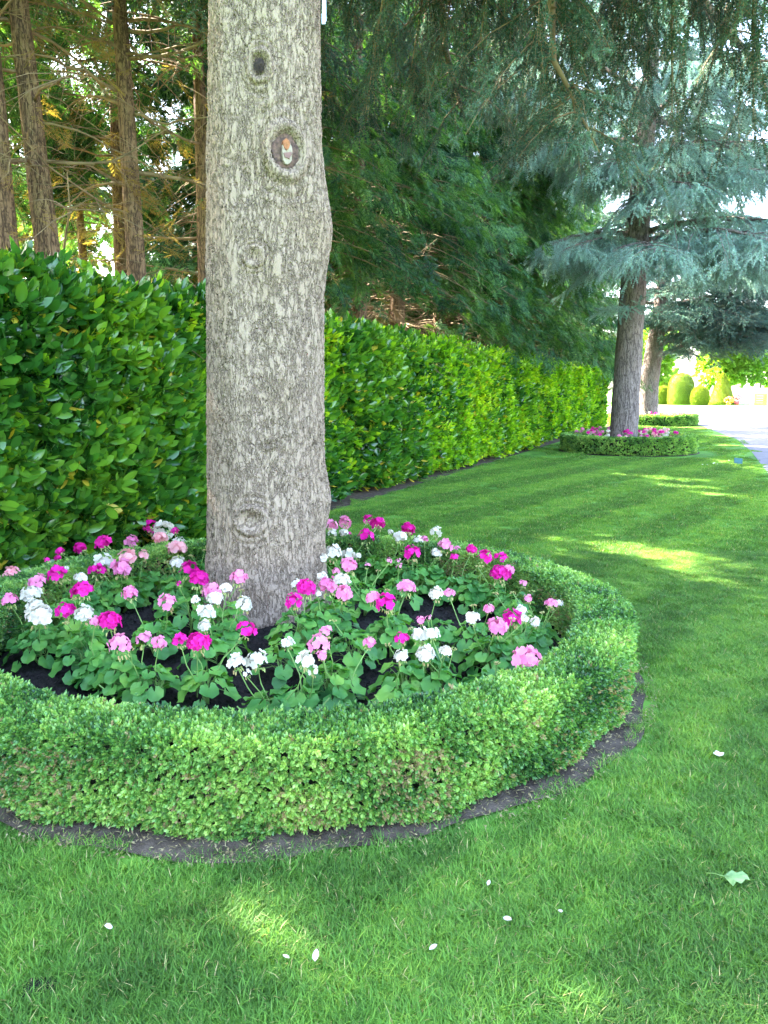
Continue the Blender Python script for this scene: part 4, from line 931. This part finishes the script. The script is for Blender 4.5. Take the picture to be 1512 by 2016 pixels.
# fallen pale green leaf with a stalk and raised ribs
p = at(1445, 1728, .035); M['fleaf'] = simple('pale_green_leaf', (.20, .32, .12), .6, (.11, .22, .07), 20)
fl = thing('fallen_leaf', 'pale green fallen leaf with a long stalk lying on the lawn at the right', 'leaf', p, R(-12)); fl.scale = (.68, .60, .6)
n = 11; V = [(-.045, 0, 0)]
for i in range(n):
    t = -1.25 + 2.5 * i / (n - 1); q = .10 * (1 - .12 * (i % 2)) * (1.15 if abs(t) < .6 else .95); V.append((-.045 + q * cos(t), q * sin(t) * .72, .016 * (i % 2) + .012 * cos(t * 2)))
put('blade', mesh('blade', V, [(0, 1 + i, 2 + i) for i in range(n - 1)], M['fleaf'], False), fl)
mb = MB(); mb.tube([(-.045, 0, .002), (-.09, .006, .008), (-.125, .010, .002)], [.0025, .002, .0022], 5); put('stalk', mb.mesh('stalk', M['ger_stem']), fl)
for i in range(1, n, 2):
    mb = MB(); v = Vector(V[1 + i]); mb.tube([Vector(V[0]) + Vector((0, 0, .002)), v * .98 + Vector((0, 0, .002))], [.0012, .0006], 3); put('rib', mb.mesh('rib', M['fleaf']), fl)
# daisies or petals sprinkled by the second bed
V, Fs = petal_mesh(.05, .04); dm = mesh('petal', V, Fs, M['white'])
for k, (px, py) in enumerate(((1403, 913), (1435, 907), (1394, 915), (1413, 914), (1422, 916), (1382, 915))):
    tag(put('petal', dm, None, at(px, py, .045), (.2, -.2, k * 1.3), .7 if k else 1.2), 'white speck of petal on the lawn left of the little green sign', 'petal', 'white petals on the lawn by the second bed')

# ------------------------------------------------------------------ little sign on the lawn
p = at(1453, 917, 0); M['green_paint'] = simple('green_sign_paint', (.02, .10, .10), .5, (.015, .08, .08), 5)
sg = thing('lawn_sign', 'small dark green plate sign on a spike in the lawn near the drive', 'sign', p, .1)
mb = MB(); mb.box((-.095, -.006, .05), (.095, .006, .17)); o = put('plate', mb.mesh('plate', M['green_paint'], False), sg, None, (-.25, .12, 0))
mb = MB(); mb.tube([(0, .01, -.02), (0, .008, .07)], .008, 6); put('spike', mb.mesh('spike', M['green_paint']), sg)

# ------------------------------------------------------------------ far garden: topiary, trees, fence
V, Fs = leaf_verts(.10, .05, .2, .2, 2); SRC['yew'] = [source('yew_tuft', sprig_leaves('yew_tuft', [M['yew']], 60 + s, 9, .16, .07, .12, 1.3, .1, .3, 2)) for s in range(2)]
SRC['decid'] = [source('leaf_tuft', sprig_leaves('leaf_tuft', [M['decid']], 70 + s, 14, .42, .24, .4, 1.5, .1, .3, 2)) for s in range(3)]
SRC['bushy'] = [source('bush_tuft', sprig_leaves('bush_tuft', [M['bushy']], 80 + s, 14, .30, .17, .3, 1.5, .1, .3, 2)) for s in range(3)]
def topiary(px, base_py, wpx, hpx, kind, label, seed):
    p = at(px, base_py, 0); k = p.y / F / cos(TH); Rm = wpx * k / 2; Hh = hpx * k; r = np.random.default_rng(seed)
    t = thing('topiary', label, 'topiary', p, 0, 'clipped topiary beyond the drive')
    if kind == 'dome': prof = [(.90, 0), (1, .15), (1.0, .5), (.93, .72), (.72, .89), (.40, .97), (0, 1.0)]
    elif kind == 'cone': prof = [(.92, 0), (1, .06), (.72, .38), (.40, .74), (.20, .90), (.08, .97), (0, 1)]
    else: prof = [(.80, 0), (.97, .2), (1, .45), (.90, .7), (.62, .9), (.3, .98), (0, 1)]
    pr = np.array(prof); tt = np.linspace(0, 1, 22); zz = tt; rr = np.interp(zz, pr[:, 1], pr[:, 0]) if kind != 'x' else 0
    n = 28; a = np.linspace(0, 2 * pi, n, endpoint=False); V = np.array([(q * Rm * .96 * cos(x), q * Rm * .96 * sin(x), z * Hh) for q, z in zip(rr, zz) for x in a])
    i = (np.arange(n)[None] + n * np.arange(21)[:, None]).ravel(); j = (((np.arange(n) + 1) % n)[None] + n * np.arange(21)[:, None]).ravel()
    put('crown', mesh('crown', V, np.stack([i, j, j + n, i + n], 1), M['yew']), t)
    m = 5000; z = r.random(m); a = r.uniform(0, 6.28, m); q = np.interp(z, pr[:, 1], pr[:, 0]) * Rm
    scatter('foliage', np.c_[q * np.cos(a), q * np.sin(a), z * Hh], dir_euler(np.c_[np.cos(a), np.sin(a), .2 + z] + r.normal(size=(m, 3)) * .4, r.uniform(0, 6, m)), r.uniform(.28, .55, m), SRC['yew'], t)
    return t, Rm, Hh
topiary(1339, 797, 46, 60, 'dome', 'tall dome-topped topiary column, the largest in the row', 1)
topiary(1377, 798, 33, 36, 'ball', 'round dark topiary ball between the tall column and the cone', 2)
topiary(1420, 797, 46, 60, 'cone', 'cone-shaped topiary right of the others', 3)
topiary(1303, 796, 30, 34, 'ball', 'topiary ball just right of the farthest cedar trunk', 4)
topiary(1262, 795, 26, 48, 'dome', 'topiary column showing between the two cedar trunks', 5)
bt, Rm, Hh = topiary(1310, 790, 26, 40, 'dome', 'topiary with a bird-like head and tail clipped behind the tall column', 6)
k = bt.location.y / F
P = [(-1.6 * Rm, 0, Hh * .75), (-.6 * Rm, 0, Hh * 1.0), (.8 * Rm, 0, Hh * 1.1), (1.2 * Rm, 0, Hh * 1.5), (1.8 * Rm, 0, Hh * 1.55)]
mb = MB(); mb.tube(P, [.15, .7, .75, .55, .15], 12); put('head_and_tail', mb.mesh('head_and_tail', M['yew']), bt)
def far_tree(x, y, h, w_, label, seed, mat='decid', trunk=.22, n=1500, sc=1.3, z0f=.25):
    r = np.random.default_rng(seed); t = thing('broadleaf_tree', label, 'tree', (x, y, 0), 0, 'sunlit trees beyond the drive')
    mb = MB(); mb.tube([(0, 0, -.1), (.1, 0, h * .3), (.2, .1, h * .7)], [trunk, trunk * .7, trunk * .25], 10)
    for q in range(6):
        a = q * 1.05; mb.tube([(.1, 0, h * (.28 + .05 * q)), (w_ * .3 * cos(a), w_ * .3 * sin(a), h * (.5 + .05 * q))], [trunk * .4, .04], 5)
    put('trunk', mb.mesh('trunk', M['bark2']), t)
    cl = np.c_[r.normal(size=(16, 2)) * w_ * .26, h * r.uniform(z0f + .1, .88, 16)]; k = r.integers(16, size=n); d = r.normal(size=(n, 3)); d /= np.linalg.norm(d, axis=1)[:, None]
    P = cl[k] + d * (w_ * .20 * r.uniform(.55, 1.1, n))[:, None]
    scatter('crown', P, dir_euler(d + [0, 0, .2], r.uniform(0, 6, n)), sc * r.uniform(.7, 1.2, n), SRC[mat], t)
ft = [(36, 104, 12, 9, 'pale sunlit tree behind the topiary, left part'), (46, 108, 11, 9, 'pale sunlit tree behind the topiary cone'), (54, 112, 12, 10, 'bright yellow-green tree right of the topiary cone'),
      (62, 116, 14, 11, 'broad tree above the timber fence'), (72, 118, 14, 11, 'tree at the right edge behind the timber fence'), (28, 108, 10, 8, 'pale tree seen between the two cedar trunks'), (22, 112, 12, 10, 'pale tree seen past the end of the laurel hedge')]
for i, (x, y, h, w_, lb) in enumerate(ft): far_tree(x, y, h, w_, lb, 700 + i, n=1700)
for i, (x, y) in enumerate(((-17, 24), (-21, 31), (-13, 33), (-27, 25), (-17, 42), (-8, 41), (-31, 36), (-3, 50), (-13, 27), (-24, 40), (2, 56), (-10, 52), (-20, 50))):
    t_h = 8 + (i % 3) * 1.6
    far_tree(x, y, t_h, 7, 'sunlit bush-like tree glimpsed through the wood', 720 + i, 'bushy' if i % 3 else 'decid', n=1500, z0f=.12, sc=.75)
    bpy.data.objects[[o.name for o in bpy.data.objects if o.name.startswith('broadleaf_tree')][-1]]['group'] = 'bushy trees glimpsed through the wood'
# timber fence panels, pale low wall, orange board, red figure-like pot, orange pot
M['timber'] = simple('grey_timber', (.45, .45, .42), .85, (.36, .36, .34), 3); M['pale_wall'] = simple('pale_render', (.72, .70, .66), .8, (.62, .6, .56), 4); M['orange'] = simple('orange_board', (.62, .33, .09), .7, (.5, .25, .06), 3)
M['pot_red'] = simple('red_plant', (.55, .10, .10), .7, (.4, .06, .08), 20); M['pot_or'] = simple('orange_ball', (.75, .38, .06), .6, (.6, .3, .05), 10)
fp = at(1470, 789, 0); fx = atd(1452, 780, 92); tf = thing('timber_fence', 'weathered grey timber fence beyond the drive at the right', 'fence', (fx.x, 92, 0))
mb = MB(); mb.box((-.07, -.02, 0), (.07, .02, 1.9)); bm_ = mb.mesh('board', M['timber'], False)
for k in range(26): put('board', bm_, tf, (k * .15, .02 * (k % 2), 0), None, (1, 1, 1 + .02 * (k % 3)))
pw = atd(1483, 780, 90); tw = thing('garden_wall', 'low white wall with piers at the right edge of the view', 'wall', (pw.x, 90, 0))
mb = MB(); mb.box((0, 0, 0), (9, .3, 1.7)); put('wall', mb.mesh('wall', M['pale_wall'], False), tw)
for x in (0, 4.5, 8.8): mb = MB(); mb.box((x - .2, -.08, 0), (x + .2, .38, 1.95)); put('pier', mb.mesh('pier', M['pale_wall'], False), tw)
po = atd(1495, 792, 86); to = thing('orange_crate', 'orange boarded crate standing in front of the white wall', 'crate', (po.x, 86, 0))
for k in range(5): mb = MB(); mb.box((-.72, -.3, .06 + k * .26), (.72, .3, .29 + k * .26)); put('board', mb.mesh('board', M['orange'], False), to)
for x in (-.6, .6): mb = MB(); mb.box((x - .06, -.34, 0), (x + .06, .34, 1.4)); put('post', mb.mesh('post', M['orange'], False), to)
p = at(1450, 797.5, 0); tp_ = thing('flower_pot', 'pink-red flowering pot plant right of the topiary cone', 'pot plant', p)
mb = MB(); mb.tube([(0, 0, 0), (0, 0, .5)], [.22, .32], 10); put('pot', mb.mesh('pot', M['pot_red']), tp_)
mb = MB()
r = np.random.default_rng(4)
for k in range(26): c_ = r.normal(size=3) * .2 + [0, 0, .95]; mb.tube([c_, c_ + r.normal(size=3) * .12], [.09, .02], 5)
put('blooms', mb.mesh('blooms', M['pot_red']), tp_)
p = at(1434, 797.5, 0); to2 = thing('round_bush', 'small round orange bush at the foot of the topiary cone', 'bush', p)
mb = MB()
for k in range(60):
    d = r.normal(size=3); d /= np.linalg.norm(d); c_ = d * .42 + [0, 0, .48]; mb.tube([c_, c_ + d * .12], [.13, .03], 5)
put('blooms', mb.mesh('blooms', M['pot_or']), to2)
